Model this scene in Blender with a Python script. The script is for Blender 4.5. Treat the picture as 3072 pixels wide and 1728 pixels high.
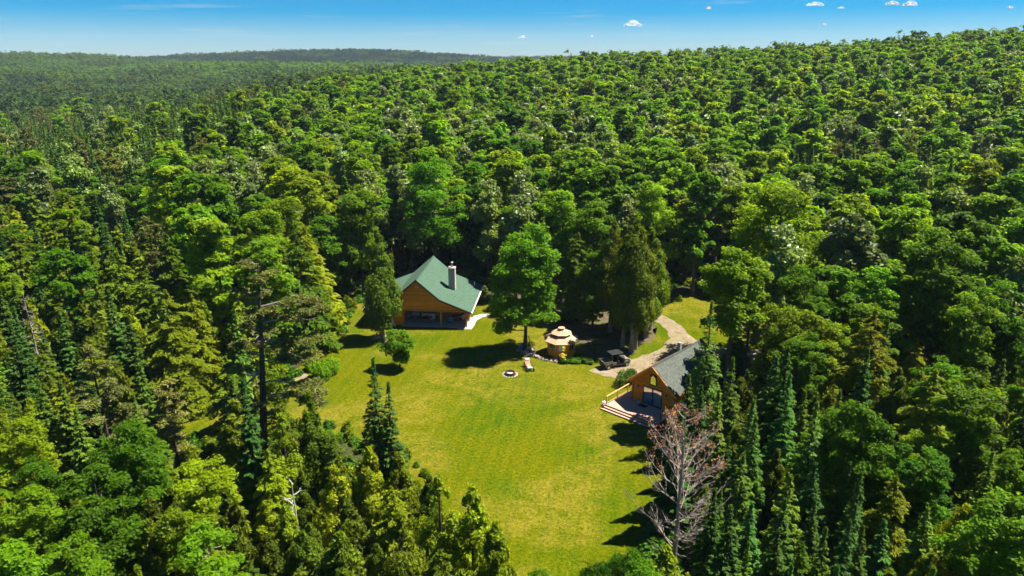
import bpy, bmesh, math, random
import numpy as np
from mathutils import Vector, Matrix

for _o in list(bpy.data.objects):
    bpy.data.objects.remove(_o)
sc = bpy.context.scene
col = sc.collection
R = math.radians

# ------------------------------------------------------------------ camera
CAM_H, PITCH, HFOV = 37.0, R(17.9), R(72.0)
FPX = 512 / math.tan(HFOV / 2)
cd = bpy.data.cameras.new('camera')
cam = bpy.data.objects.new('camera', cd)
col.objects.link(cam)
cam.location = (0, 0, CAM_H)
cam.rotation_euler = (R(90) - PITCH, 0, 0)
cd.sensor_width = 36
cd.angle = HFOV
cd.clip_start, cd.clip_end = 0.5, 30000
sc.camera = cam

# ------------------------------------------------------------------ light
SUN_EL, SUN_AZ = R(61), R(16)            # azimuth counted from +x towards +y
sdir = Vector((math.cos(SUN_EL) * math.cos(SUN_AZ), math.cos(SUN_EL) * math.sin(SUN_AZ), math.sin(SUN_EL)))
sl = bpy.data.lights.new('sun', 'SUN')
sl.energy, sl.angle, sl.color = 5.0, R(0.53), (1.0, 0.95, 0.86)
sun = bpy.data.objects.new('sun', sl)
col.objects.link(sun)
sun.location = (60, 60, 90)
sun.rotation_euler = sdir.to_track_quat('Z', 'Y').to_euler()

world = bpy.data.worlds.new('World')
sc.world = world
world.use_nodes = True
wn, wl = world.node_tree.nodes, world.node_tree.links
wn.clear()
w_out = wn.new('ShaderNodeOutputWorld')
w_bg = wn.new('ShaderNodeBackground')
w_sky = wn.new('ShaderNodeTexSky')
w_sky.sky_type = 'NISHITA'
w_sky.sun_disc = False
w_sky.sun_elevation = SUN_EL
w_sky.sun_rotation = R(90) - SUN_AZ
w_sky.altitude = 1000
w_sky.air_density = 1.0
w_sky.dust_density = 0.45
w_sky.ozone_density = 10.0
w_hs = wn.new('ShaderNodeHueSaturation')
w_hs.inputs['Saturation'].default_value = 1.90
w_bg.inputs['Strength'].default_value = 0.038
wl.new(w_sky.outputs['Color'], w_hs.inputs['Color'])
# thin streaks of high cirrus, the same all round the sky
w_tc = wn.new('ShaderNodeTexCoord')
w_mp = wn.new('ShaderNodeMapping')
w_mp.inputs['Scale'].default_value = (3.0, 3.0, 55.0)
w_mp.inputs['Rotation'].default_value = (R(1.2), R(-0.8), 0)
w_ns = wn.new('ShaderNodeTexNoise')
w_ns.inputs['Scale'].default_value = 2.2
w_ns.inputs['Detail'].default_value = 6
w_ns.inputs['Roughness'].default_value = 0.6
w_rp = wn.new('ShaderNodeMapRange')
w_rp.inputs['From Min'].default_value = 0.58
w_rp.inputs['From Max'].default_value = 0.82
w_rp.inputs['To Max'].default_value = 0.42
w_mx = wn.new('ShaderNodeMixRGB')
w_mx.inputs['Color2'].default_value = (5.5, 6.0, 6.4, 1)
wl.new(w_tc.outputs['Generated'], w_mp.inputs['Vector'])
wl.new(w_mp.outputs['Vector'], w_ns.inputs['Vector'])
wl.new(w_ns.outputs['Fac'], w_rp.inputs['Value'])
wl.new(w_rp.outputs['Result'], w_mx.inputs['Fac'])
wl.new(w_hs.outputs['Color'], w_mx.inputs['Color1'])
wl.new(w_mx.outputs['Color'], w_bg.inputs['Color'])
wl.new(w_bg.outputs['Background'], w_out.inputs['Surface'])

sc.view_settings.view_transform = 'Standard'
sc.view_settings.look = 'None'
sc.view_settings.exposure = 1.62
sc.view_settings.gamma = 1.0
sc.view_settings.use_curve_mapping = False
sc.render.engine = 'CYCLES'
cy = sc.cycles
cy.max_bounces, cy.diffuse_bounces, cy.glossy_bounces, cy.transmission_bounces = 7, 5, 2, 5
cy.transparent_max_bounces = 8
cy.volume_bounces = 0
cy.use_denoising = True
cy.sample_clamp_indirect = 6

# ------------------------------------------------------------------ helpers
def lin(*c):
    return tuple((v / 12.92 if v <= 0.04045 else ((v + 0.055) / 1.055) ** 2.4) for v in c)

def tag(o, label=None, cat=None, group=None, kind=None):
    if label: o['label'] = label
    if cat: o['category'] = cat
    if group: o['group'] = group
    if kind: o['kind'] = kind
    return o

def empty(name, loc=(0, 0, 0), rz=0.0, label=None, cat=None, group=None):
    o = bpy.data.objects.new(name, None)
    o.empty_display_size = 0.3
    col.objects.link(o)
    o.location = loc
    o.rotation_euler = (0, 0, rz)
    return tag(o, label, cat, group)

def link_mesh(name, me, parent=None):
    o = bpy.data.objects.new(name, me)
    col.objects.link(o)
    if parent is not None: o.parent = parent
    return o

def copy_tree(o, parent=None):
    c = o.copy()
    col.objects.link(c)
    c.parent = parent
    for ch in list(o.children):
        copy_tree(ch, c)
    return c

class MB:
    """collects boxes, tubes and polygons, builds ONE mesh"""
    def __init__(self):
        self.v, self.f, self.m, self.cur = [], [], [], 0
    def add(self, verts, faces):
        b = len(self.v)
        self.v += [tuple(p) for p in verts]
        self.f += [tuple(b + i for i in f) for f in faces]
        self.m += [self.cur] * len(faces)
        return self
    def box(self, x0, x1, y0, y1, z0, z1):
        v = [(x, y, z) for x in (x0, x1) for y in (y0, y1) for z in (z0, z1)]
        return self.add(v, [(0, 1, 3, 2), (4, 6, 7, 5), (0, 4, 5, 1), (2, 3, 7, 6), (0, 2, 6, 4), (1, 5, 7, 3)])
    def cbox(self, c, s, rz=0.0, rx=0.0, ry=0.0):
        M = Matrix.Translation(c) @ Matrix.Rotation(rz, 4, 'Z') @ Matrix.Rotation(ry, 4, 'Y') @ Matrix.Rotation(rx, 4, 'X')
        v = [M @ Vector((x * s[0] / 2, y * s[1] / 2, z * s[2] / 2)) for x in (-1, 1) for y in (-1, 1) for z in (-1, 1)]
        return self.add(v, [(0, 1, 3, 2), (4, 6, 7, 5), (0, 4, 5, 1), (2, 3, 7, 6), (0, 2, 6, 4), (1, 5, 7, 3)])
    def tube(self, pts, rad, n=8, cap=True):
        pts = [Vector(p) for p in pts]
        if not hasattr(rad, '__len__'): rad = [rad] * len(pts)
        rings = []
        for i, p in enumerate(pts):
            d = (pts[min(i + 1, len(pts) - 1)] - pts[max(i - 1, 0)])
            d = d.normalized() if d.length > 1e-9 else Vector((0, 0, 1))
            a = d.cross(Vector((0, 0, 1)) if abs(d.z) < 0.9 else Vector((1, 0, 0))).normalized()
            b = d.cross(a)
            rings.append([p + (a * math.cos(t) + b * math.sin(t)) * rad[i] for t in [2 * math.pi * k / n for k in range(n)]])
        v = [q for r in rings for q in r]
        f = []
        for i in range(len(pts) - 1):
            for k in range(n):
                f.append((i * n + k, i * n + (k + 1) % n, (i + 1) * n + (k + 1) % n, (i + 1) * n + k))
        if cap:
            f.append(tuple(range(n)))
            f.append(tuple(reversed(range((len(pts) - 1) * n, len(pts) * n))))
        return self.add(v, f)
    def lathe(self, prof, n=16, c=(0, 0, 0)):
        v, f = [], []
        for r_, z in prof:
            v += [(c[0] + r_ * math.cos(2 * math.pi * k / n), c[1] + r_ * math.sin(2 * math.pi * k / n), c[2] + z) for k in range(n)]
        for i in range(len(prof) - 1):
            for k in range(n):
                f.append((i * n + k, i * n + (k + 1) % n, (i + 1) * n + (k + 1) % n, (i + 1) * n + k))
        f.append(tuple(reversed(range(n))))
        f.append(tuple(range((len(prof) - 1) * n, len(prof) * n)))
        return self.add(v, f)
    def prism(self, poly, axis, a0, a1):
        """extrude a 2-D polygon; axis 'y': poly in (x,z), axis 'x': (y,z), axis 'z': (x,y)"""
        def P(p, a):
            return {'y': (p[0], a, p[1]), 'x': (a, p[0], p[1]), 'z': (p[0], p[1], a)}[axis]
        n = len(poly)
        v = [P(p, a0) for p in poly] + [P(p, a1) for p in poly]
        f = [tuple(range(n)), tuple(reversed(range(n, 2 * n)))] + [(i, i + n, (i + 1) % n + n, (i + 1) % n) for i in range(n)]
        return self.add(v, f)
    def mesh(self, name, mats):
        me = bpy.data.meshes.new(name)
        me.from_pydata(self.v, [], self.f)
        for m in (mats if isinstance(mats, (list, tuple)) else [mats]): me.materials.append(m)
        if any(self.m): me.polygons.foreach_set('material_index', self.m)
        bm = bmesh.new(); bm.from_mesh(me)
        bmesh.ops.recalc_face_normals(bm, faces=bm.faces)
        bm.to_mesh(me); bm.free()
        me.update()
        return me
    def build(self, name, mats, parent=None, smooth=False, bevel=0.0):
        me = self.mesh(name, mats)
        if smooth: me.polygons.foreach_set('use_smooth', [True] * len(me.polygons))
        o = link_mesh(name, me, parent)
        if bevel:
            b = o.modifiers.new('bevel', 'BEVEL'); b.width = bevel; b.segments = 2; b.limit_method = 'ANGLE'
        return o

# ------------------------------------------------------------------ materials
def mat(name):
    m = bpy.data.materials.new(name)
    m.use_nodes = True
    nt = m.node_tree
    nt.nodes.clear()
    out = nt.nodes.new('ShaderNodeOutputMaterial')
    return m, nt, out

def N(nt, t, **kw):
    n = nt.nodes.new(t)
    for k, v in kw.items():
        if k in n.inputs: n.inputs[k].default_value = v
        else: setattr(n, k, v)
    return n

def noise(nt, vec, scale, detail=4, rough=0.55, dist=0.0):
    n = N(nt, 'ShaderNodeTexNoise', Scale=scale, Detail=detail, Roughness=rough, Distortion=dist)
    nt.links.new(vec, n.inputs['Vector'])
    return n.outputs['Fac']

def ramp(nt, fac, stops, interp='LINEAR'):
    r = N(nt, 'ShaderNodeValToRGB')
    r.color_ramp.interpolation = interp
    e = r.color_ramp.elements
    while len(e) < len(stops): e.new(0.5)
    for el, (p, c) in zip(e, stops):
        el.position = p
        el.color = (*c, 1) if len(c) == 3 else c
    nt.links.new(fac, r.inputs['Fac'])
    return r.outputs['Color']

def mixc(nt, fac, a, b, blend='MIX'):
    m = N(nt, 'ShaderNodeMixRGB', blend_type=blend)
    for s, v in (('Fac', fac), ('Color1', a), ('Color2', b)):
        if hasattr(v, 'is_linked'): nt.links.new(v, m.inputs[s])
        else: m.inputs[s].default_value = v if s == 'Fac' else (*v, 1)
    return m.outputs['Color']

def maprange(nt, v, a, b, c, d):
    m = N(nt, 'ShaderNodeMapRange')
    for i, q in enumerate((a, b, c, d)): m.inputs[i + 1].default_value = q
    nt.links.new(v, m.inputs[0])
    return m.outputs[0]

def stretch(nt, vec, s, rot=(0, 0, 0)):
    m = N(nt, 'ShaderNodeMapping')
    m.inputs['Scale'].default_value = s
    m.inputs['Rotation'].default_value = rot
    nt.links.new(vec, m.inputs['Vector'])
    return m.outputs['Vector']

def principled(nt, out, color, rough=0.7, spec=0.3, metal=0.0, bump=None, bstr=0.3, bdist=0.02):
    p = N(nt, 'ShaderNodeBsdfPrincipled')
    if hasattr(color, 'is_linked'): nt.links.new(color, p.inputs['Base Color'])
    else: p.inputs['Base Color'].default_value = (*color, 1)
    p.inputs['Roughness'].default_value = rough
    p.inputs['Specular IOR Level'].default_value = spec
    p.inputs['Metallic'].default_value = metal
    if bump is not None:
        b = N(nt, 'ShaderNodeBump', Strength=bstr, Distance=bdist)
        nt.links.new(bump, b.inputs['Height'])
        nt.links.new(b.outputs['Normal'], p.inputs['Normal'])
    nt.links.new(p.outputs['BSDF'], out.inputs['Surface'])
    return p

def simple(name, c, rough=0.7, spec=0.3, metal=0.0, var=0.25, scale=6.0, s=(1, 1, 1)):
    """plain material with grain and wear, in object space"""
    m, nt, out = mat(name)
    tc = N(nt, 'ShaderNodeTexCoord').outputs['Object']
    v = stretch(nt, tc, s)
    f = noise(nt, v, scale, 5, 0.6)
    g = noise(nt, v, scale * 7, 3, 0.6)
    lo = tuple(x * (1 - var) for x in c); hi = tuple(min(1, x * (1 + var)) for x in c)
    cc = ramp(nt, f, [(0.3, lo), (0.7, hi)])
    cc = mixc(nt, 0.35, cc, mixc(nt, g, lo, hi))
    principled(nt, out, cc, rough, spec, metal, bump=g, bstr=0.15, bdist=0.01)
    return m

def leaf_material(name, base, trans, tcol=1.5, rough=0.5, spec=0.3, var=0.5, warm=(1.10, 1.05, 0.8)):
    """foliage: per-tree tone from the object's own colour and a random value, per-cluster tone from the 'tint' attribute"""
    m, nt, out = mat(name)
    oi = N(nt, 'ShaderNodeObjectInfo')
    at = N(nt, 'ShaderNodeAttribute', attribute_name='tint')
    c0 = tuple(x * (1 - var) for x in base)
    c1 = tuple(x * (1 + var) * w for x, w in zip(base, warm))
    cc = mixc(nt, at.outputs['Fac'], c0, c1)
    cc = mixc(nt, 1.0, cc, oi.outputs['Color'], 'MULTIPLY')
    hs = N(nt, 'ShaderNodeHueSaturation')
    hv = maprange(nt, oi.outputs['Random'], 0, 1, 0.488, 0.512)
    vv = N(nt, 'ShaderNodeMath', operation='MULTIPLY_ADD')
    fr = N(nt, 'ShaderNodeMath', operation='FRACT'); fr0 = N(nt, 'ShaderNodeMath', operation='MULTIPLY'); fr0.inputs[1].default_value = 7.31
    nt.links.new(oi.outputs['Random'], fr0.inputs[0]); nt.links.new(fr0.outputs[0], fr.inputs[0])
    nt.links.new(fr.outputs[0], vv.inputs[0]); vv.inputs[1].default_value = 0.5; vv.inputs[2].default_value = 0.75
    nt.links.new(hv, hs.inputs['Hue']); nt.links.new(vv.outputs[0], hs.inputs['Value']); nt.links.new(cc, hs.inputs['Color'])
    cc = hs.outputs['Color']
    p = N(nt, 'ShaderNodeBsdfPrincipled')
    nt.links.new(cc, p.inputs['Base Color'])
    p.inputs['Roughness'].default_value = rough
    p.inputs['Specular IOR Level'].default_value = spec
    t = N(nt, 'ShaderNodeBsdfTranslucent')
    tc = mixc(nt, 1.0, cc, (1.25 * tcol, 1.1 * tcol, 0.5 * tcol), 'MULTIPLY')
    nt.links.new(tc, t.inputs['Color'])
    ms = N(nt, 'ShaderNodeMixShader'); ms.inputs[0].default_value = trans
    nt.links.new(p.outputs[0], ms.inputs[1]); nt.links.new(t.outputs[0], ms.inputs[2])
    nt.links.new(ms.outputs[0], out.inputs['Surface'])
    return m

LEAF = {
    'maple': leaf_material('maple_leaves', (0.096, 0.188, 0.004), 0.56, tcol=1.65, spec=0.10),
    'poplar': leaf_material('poplar_leaves', (0.115, 0.175, 0.036), 0.34, rough=0.45, spec=0.35, warm=(1.2, 1.12, 1.1)),
    'spruce': leaf_material('spruce_needles', (0.070, 0.130, 0.014), 0.30, rough=0.6, spec=0.12),
    'cedar': leaf_material('cedar_sprays', (0.110, 0.158, 0.008), 0.38, rough=0.6, spec=0.1),
    'hemlock': leaf_material('hemlock_needles', (0.105, 0.152, 0.005), 0.38, rough=0.6, spec=0.1),
    'pine': leaf_material('pine_needles', (0.110, 0.128, 0.035), 0.25, rough=0.55, spec=0.15, warm=(1.25, 1.1, 0.9)),
}
M_SHRUB = leaf_material('shrub_leaves', (0.060, 0.140, 0.006), 0.38, spec=0.12)
M_WEED = leaf_material('weed_leaves', (0.045, 0.120, 0.004), 0.35, spec=0.08)
M_RUST = leaf_material('rusty_needles', (0.40, 0.22, 0.12), 0.25, warm=(1.15, 0.95, 0.85))
M_YELLOWFLOWER = simple('yellow_petals', (0.70, 0.50, 0.05), 0.6)

def bark_material(name, c, dark, scale=2.0):
    m, nt, out = mat(name)
    tc = N(nt, 'ShaderNodeTexCoord').outputs['Object']
    v = stretch(nt, tc, (5, 5, 0.9))
    f = noise(nt, v, scale, 6, 0.65)
    cc = ramp(nt, f, [(0.32, dark), (0.62, c)])
    principled(nt, out, cc, 0.9, 0.15, bump=f, bstr=0.6, bdist=0.04)
    return m
M_BARK = bark_material('brown_bark', (0.11, 0.085, 0.065), (0.035, 0.027, 0.02))
M_GREYBARK = bark_material('grey_bark', (0.30, 0.27, 0.22), (0.11, 0.09, 0.07))
M_PINEBARK = bark_material('dark_pine_bark', (0.085, 0.065, 0.055), (0.03, 0.024, 0.02))
M_DEAD = bark_material('bleached_dead_wood', (0.33, 0.275, 0.22), (0.16, 0.125, 0.10))
M_BIRCH = bark_material('white_birch_bark', (0.62, 0.60, 0.55), (0.22, 0.20, 0.18), 1.2)

def m_grass():
    m, nt, out = mat('mown_grass')
    g = N(nt, 'ShaderNodeNewGeometry').outputs['Position']
    big = noise(nt, g, 0.075, 4, 0.6, 0.6)
    mid = noise(nt, g, 0.35, 5, 0.65, 0.3)
    fine = noise(nt, g, 3.2, 4, 0.7)
    vfine = noise(nt, stretch(nt, g, (1, 1, 1)), 11.0, 3, 0.7)
    green, lime, straw = (0.043, 0.081, 0.0005), (0.087, 0.096, 0.0005), (0.150, 0.129, 0.010)
    cc = ramp(nt, big, [(0.38, green), (0.58, lime)])
    cc = mixc(nt, maprange(nt, mid, 0.42, 0.62, 0, 0.65), cc, lime)
    patch = noise(nt, g, 0.19, 5, 0.62, 0.9)
    cc = mixc(nt, maprange(nt, patch, 0.56, 0.68, 0, 0.60), cc, (0.044, 0.088, 0.0005))
    big2 = noise(nt, stretch(nt, g, (1, 1.4, 1)), 0.062, 3, 0.5, 0.8)
    pat = N(nt, 'ShaderNodeMath', operation='MULTIPLY')
    nt.links.new(maprange(nt, big2, 0.45, 0.58, 0, 1), pat.inputs[0])
    nt.links.new(maprange(nt, noise(nt, g, 0.5, 6, 0.72, 0.8), 0.40, 0.58, 0.1, 1.0), pat.inputs[1])
    cc = mixc(nt, pat.outputs[0], cc, straw)
    tuft = noise(nt, g, 1.1, 3, 0.6, 0.4)
    cc = mixc(nt, maprange(nt, tuft, 0.60, 0.74, 0, 0.5), cc, (0.036, 0.078, 0.0005))
    dry = noise(nt, g, 0.8, 4, 0.7)
    cc = mixc(nt, maprange(nt, dry, 0.60, 0.72, 0, 0.5), cc, straw)
    # faint curved tyre tracks from mowing
    wv = N(nt, 'ShaderNodeTexWave', Scale=0.55, Distortion=2.2, Detail=2.0); wv.inputs['Detail Scale'].default_value = 0.15
    nt.links.new(stretch(nt, g, (0.45, 0.14, 1), (0, 0, 0.5)), wv.inputs['Vector'])
    cc = mixc(nt, maprange(nt, wv.outputs['Fac'], 0.3, 0.9, 0, 0.16), cc, (0.15, 0.145, 0.003))
    cc = mixc(nt, maprange(nt, fine, 0.32, 0.68, 0.0, 0.9), mixc(nt, 1.0, cc, (0.48, 0.55, 0.5), 'MULTIPLY'), mixc(nt, 1.0, cc, (1.42, 1.34, 1.6), 'MULTIPLY'))
    cc = mixc(nt, maprange(nt, vfine, 0.32, 0.68, 0.0, 0.9), mixc(nt, 1.0, cc, (0.52, 0.58, 0.5), 'MULTIPLY'), mixc(nt, 1.0, cc, (1.4, 1.34, 1.6), 'MULTIPLY'))
    principled(nt, out, cc, 0.9, 0.02, bump=vfine, bstr=0.8, bdist=0.06)
    return m
M_GRASS = m_grass()

def m_floor():
    m, nt, out = mat('forest_floor')
    g = N(nt, 'ShaderNodeNewGeometry').outputs['Position']
    a = noise(nt, g, 0.25, 5, 0.65); b = noise(nt, g, 2.5, 5, 0.7)
    cc = ramp(nt, a, [(0.35, (0.045, 0.036, 0.022)), (0.6, (0.040, 0.060, 0.014))])
    cc = mixc(nt, maprange(nt, b, 0.35, 0.7, 0, 1), mixc(nt, 1.0, cc, (0.5, 0.5, 0.5), 'MULTIPLY'), mixc(nt, 1.0, cc, (1.5, 1.4, 1.2), 'MULTIPLY'))
    principled(nt, out, cc, 0.95, 0.05, bump=b, bstr=0.8, bdist=0.15)
    return m
M_FLOOR = m_floor()

def m_gravel():
    m, nt, out = mat('sandy_gravel')
    g = N(nt, 'ShaderNodeNewGeometry').outputs['Position']
    a = noise(nt, g, 0.3, 4, 0.6); b = noise(nt, g, 4.5, 5, 0.75); c = noise(nt, g, 1.2, 4, 0.6, 0.5)
    cc = ramp(nt, a, [(0.35, (0.17, 0.128, 0.084)), (0.65, (0.275, 0.215, 0.147))])
    cc = mixc(nt, maprange(nt, b, 0.3, 0.7, 0, 1), mixc(nt, 1.0, cc, (0.62, 0.6, 0.58), 'MULTIPLY'), mixc(nt, 1.0, cc, (1.2, 1.2, 1.2), 'MULTIPLY'))
    cc = mixc(nt, maprange(nt, c, 0.50, 0.62, 0, 0.75), cc, (0.10, 0.105, 0.012))
    principled(nt, out, cc, 0.95, 0.1, bump=b, bstr=0.7, bdist=0.05)
    return m
M_GRAVEL = m_gravel()

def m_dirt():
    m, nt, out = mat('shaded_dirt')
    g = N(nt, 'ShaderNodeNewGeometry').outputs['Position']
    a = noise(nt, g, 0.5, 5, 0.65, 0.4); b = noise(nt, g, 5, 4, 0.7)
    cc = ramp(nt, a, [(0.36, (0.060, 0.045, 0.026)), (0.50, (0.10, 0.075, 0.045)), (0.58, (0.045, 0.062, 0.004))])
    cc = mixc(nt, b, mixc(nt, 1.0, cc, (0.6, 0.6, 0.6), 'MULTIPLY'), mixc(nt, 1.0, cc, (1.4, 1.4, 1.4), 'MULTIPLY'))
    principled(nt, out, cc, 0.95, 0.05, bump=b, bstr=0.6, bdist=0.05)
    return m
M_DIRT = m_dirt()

def m_log(name, c):
    m, nt, out = mat(name)
    oi = N(nt, 'ShaderNodeObjectInfo')
    tc = N(nt, 'ShaderNodeTexCoord').outputs['Object']
    f = noise(nt, stretch(nt, tc, (0.7, 6, 6)), 2.5, 6, 0.65)
    g = noise(nt, tc, 0.8, 3)
    lo = tuple(x * 0.80 for x in c); hi = tuple(min(x * 1.15, 0.97) for x in c)
    cc = ramp(nt, f, [(0.3, lo), (0.7, hi)])
    cc = mixc(nt, maprange(nt, g, 0.3, 0.7, 0, 0.3), cc, tuple(x * 0.6 for x in c))
    hs = N(nt, 'ShaderNodeHueSaturation')
    nt.links.new(maprange(nt, oi.outputs['Random'], 0, 1, 0.86, 1.12), hs.inputs['Value'])
    nt.links.new(cc, hs.inputs['Color'])
    p = principled(nt, out, hs.outputs['Color'], 0.5, 0.35, bump=f, bstr=0.2, bdist=0.01)
    return m
M_LOG = m_log('orange_stained_log', (0.96, 0.315, 0.006))
M_POST = m_log('stained_post_wood', (0.50, 0.20, 0.045))
M_BROWNTRIM = m_log('red_brown_trim', (0.24, 0.075, 0.025))

def m_shingle(name, c1, c2, gran):
    m, nt, out = mat(name)
    uv = N(nt, 'ShaderNodeUVMap', uv_map='UVMap').outputs[0]
    b = N(nt, 'ShaderNodeTexBrick')
    b.inputs['Color1'].default_value = (*c1, 1); b.inputs['Color2'].default_value = (*c2, 1)
    b.inputs['Mortar'].default_value = (*[x * 0.62 for x in c1], 1)
    b.inputs['Scale'].default_value = 1.0
    b.inputs['Brick Width'].default_value = 0.33
    b.inputs['Row Height'].default_value = 0.17
    b.inputs['Mortar Size'].default_value = 0.008
    nt.links.new(uv, b.inputs['Vector'])
    tc = N(nt, 'ShaderNodeTexCoord').outputs['Object']
    f = noise(nt, tc, 9, 4, 0.7); g = noise(nt, tc, 0.5, 4, 0.6)
    cc = mixc(nt, maprange(nt, f, 0.3, 0.7, 0, 1), mixc(nt, 1.0, b.outputs['Color'], (1 - gran,) * 3, 'MULTIPLY'), mixc(nt, 1.0, b.outputs['Color'], (1 + gran,) * 3, 'MULTIPLY'))
    cc = mixc(nt, maprange(nt, g, 0.45, 0.75, 0, 0.35), cc, tuple(x * 1.35 for x in c1))
    principled(nt, out, cc, 0.9, 0.2, bump=f, bstr=0.4, bdist=0.02)
    return m
M_GREENROOF = m_shingle('green_shingles', (0.043, 0.084, 0.054), (0.061, 0.110, 0.071), 0.42)
M_GREYROOF = m_shingle('grey_green_shingles', (0.062, 0.070, 0.058), (0.098, 0.108, 0.088), 0.32)

M_CEDARSHAKE = simple('pale_cedar_boards', (0.43, 0.27, 0.16), 0.8, var=0.22, scale=2.5, s=(1, 4, 4))
M_DARKWOOD = simple('dark_brown_wood', (0.11, 0.045, 0.022), 0.7)
M_DECK = simple('pinkish_deck_boards', (0.42, 0.245, 0.17), 0.75, var=0.15, scale=2.0, s=(0.6, 5, 5))
M_DECKFACE = simple('red_brown_deck_fascia', (0.17, 0.048, 0.028), 0.7)
M_RAIL = simple('honey_rail_wood', (0.50, 0.27, 0.09), 0.6)
M_CONC = simple('patio_concrete', (0.37, 0.31, 0.26), 0.85, var=0.12, scale=1.2)
M_STONE = simple('chimney_stone', (0.40, 0.34, 0.29), 0.9, var=0.35, scale=5)
M_MORTAR = simple('chimney_mortar', (0.30, 0.27, 0.25), 0.95)
M_ROCK = simple('pinkish_field_rock', (0.27, 0.205, 0.18), 0.9, var=0.4, scale=2.5)
M_WHITE = simple('white_paint', (0.78, 0.78, 0.76), 0.5, var=0.06)
M_GUTTER = simple('white_gutter', (0.80, 0.74, 0.68), 0.4, var=0.05)
M_STEEL = simple('galvanised_metal', (0.45, 0.45, 0.46), 0.35, 0.5, 0.9, var=0.15)
M_BLACK = simple('black_plastic', (0.010, 0.010, 0.011), 0.5, 0.5, var=0.3)
M_RUBBER = simple('tyre_rubber', (0.022, 0.021, 0.020), 0.85, 0.2)
M_CAMO = simple('olive_grey_bodywork', (0.16, 0.14, 0.10), 0.45, 0.4, var=0.5, scale=4)
M_NAVY = simple('navy_frame', (0.016, 0.030, 0.065), 0.4, 0.4)
M_BLIND = simple('pale_blue_blind', (0.62, 0.74, 0.80), 0.7, var=0.1)
M_RED = simple('red_enamel', (0.62, 0.045, 0.02), 0.3, 0.5, var=0.15)
M_BLUE = simple('blue_tarp', (0.05, 0.17, 0.42), 0.5, var=0.2)
M_TEAL = simple('teal_cloth', (0.22, 0.46, 0.42), 0.85)
M_SLATE = simple('blue_grey_plastic', (0.14, 0.20, 0.30), 0.45)
M_MAT = simple('black_door_mat', (0.012, 0.011, 0.010), 0.95)
M_TAN = simple('tan_wood', (0.42, 0.27, 0.16), 0.7, s=(1, 5, 5))
M_GREYCLOTH = simple('grey_cloth', (0.20, 0.20, 0.16), 0.9, var=0.5, scale=6)
M_ASH = simple('pale_ash', (0.60, 0.52, 0.48), 0.95)
M_RUSTMETAL = simple('dark_rusty_steel', (0.10, 0.065, 0.05), 0.7, 0.3, 0.5)
M_ORANGE = simple('faded_orange_cloth', (0.62, 0.17, 0.07), 0.85)

def m_glass(name, tint, refl):
    """window glass with a mirror coating: reflects sky and lawn, dark room behind"""
    m, nt, out = mat(name)
    g = N(nt, 'ShaderNodeBsdfGlossy', Roughness=0.03)
    g.inputs['Color'].default_value = (*tint, 1)
    d = N(nt, 'ShaderNodeBsdfDiffuse'); d.inputs['Color'].default_value = (0.012, 0.016, 0.022, 1)
    ms = N(nt, 'ShaderNodeMixShader'); ms.inputs[0].default_value = refl
    nt.links.new(d.outputs[0], ms.inputs[1]); nt.links.new(g.outputs[0], ms.inputs[2])
    nt.links.new(ms.outputs[0], out.inputs['Surface'])
    return m
M_MIRROR = m_glass('coated_window_glass', (0.95, 0.97, 0.95), 0.85)
M_DARKGLASS = m_glass('dark_window_glass', (0.8, 0.85, 0.95), 0.10)

def m_clear():
    m, nt, out = mat('door_glass')
    t = N(nt, 'ShaderNodeBsdfTransparent'); t.inputs['Color'].default_value = (0.90, 0.94, 0.96, 1)
    g = N(nt, 'ShaderNodeBsdfGlossy', Roughness=0.02)
    ms = N(nt, 'ShaderNodeMixShader')
    ms.inputs[0].default_value = 0.30
    nt.links.new(t.outputs[0], ms.inputs[1]); nt.links.new(g.outputs[0], ms.inputs[2])
    nt.links.new(ms.outputs[0], out.inputs['Surface'])
    return m
M_CLEAR = m_clear()

def m_cloud():
    m, nt, out = mat('cloud_vapour')
    lw = N(nt, 'ShaderNodeLayerWeight', Blend=0.35)
    tc = N(nt, 'ShaderNodeTexCoord').outputs['Object']
    n = noise(nt, tc, 0.012, 5, 0.65)
    a = N(nt, 'ShaderNodeMath', operation='MULTIPLY')
    nt.links.new(maprange(nt, lw.outputs['Facing'], 0.0, 0.62, 0.7, 0), a.inputs[0])
    nt.links.new(maprange(nt, n, 0.40, 0.66, 0.0, 1), a.inputs[1])
    d = N(nt, 'ShaderNodeBsdfDiffuse'); d.inputs['Color'].default_value = (0.9, 0.9, 0.92, 1)
    tl = N(nt, 'ShaderNodeBsdfTranslucent'); tl.inputs['Color'].default_value = (0.9, 0.9, 0.92, 1)
    m1 = N(nt, 'ShaderNodeMixShader'); m1.inputs[0].default_value = 0.5
    t = N(nt, 'ShaderNodeBsdfTransparent')
    ms = N(nt, 'ShaderNodeMixShader')
    nt.links.new(d.outputs[0], m1.inputs[1]); nt.links.new(tl.outputs[0], m1.inputs[2])
    nt.links.new(a.outputs[0], ms.inputs[0]); nt.links.new(t.outputs[0], ms.inputs[1]); nt.links.new(m1.outputs[0], ms.inputs[2])
    nt.links.new(ms.outputs[0], out.inputs['Surface'])
    return m
M_CLOUD = m_cloud()

# ------------------------------------------------------------------ terrain
def smooth(t):
    t = np.clip(t, 0, 1)
    return t * t * (3 - 2 * t)

def gauss(x, y, cx, cy_, sx, sy):
    return np.exp(-((x - cx) / sx) ** 2 - ((y - cy_) / sy) ** 2)

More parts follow.
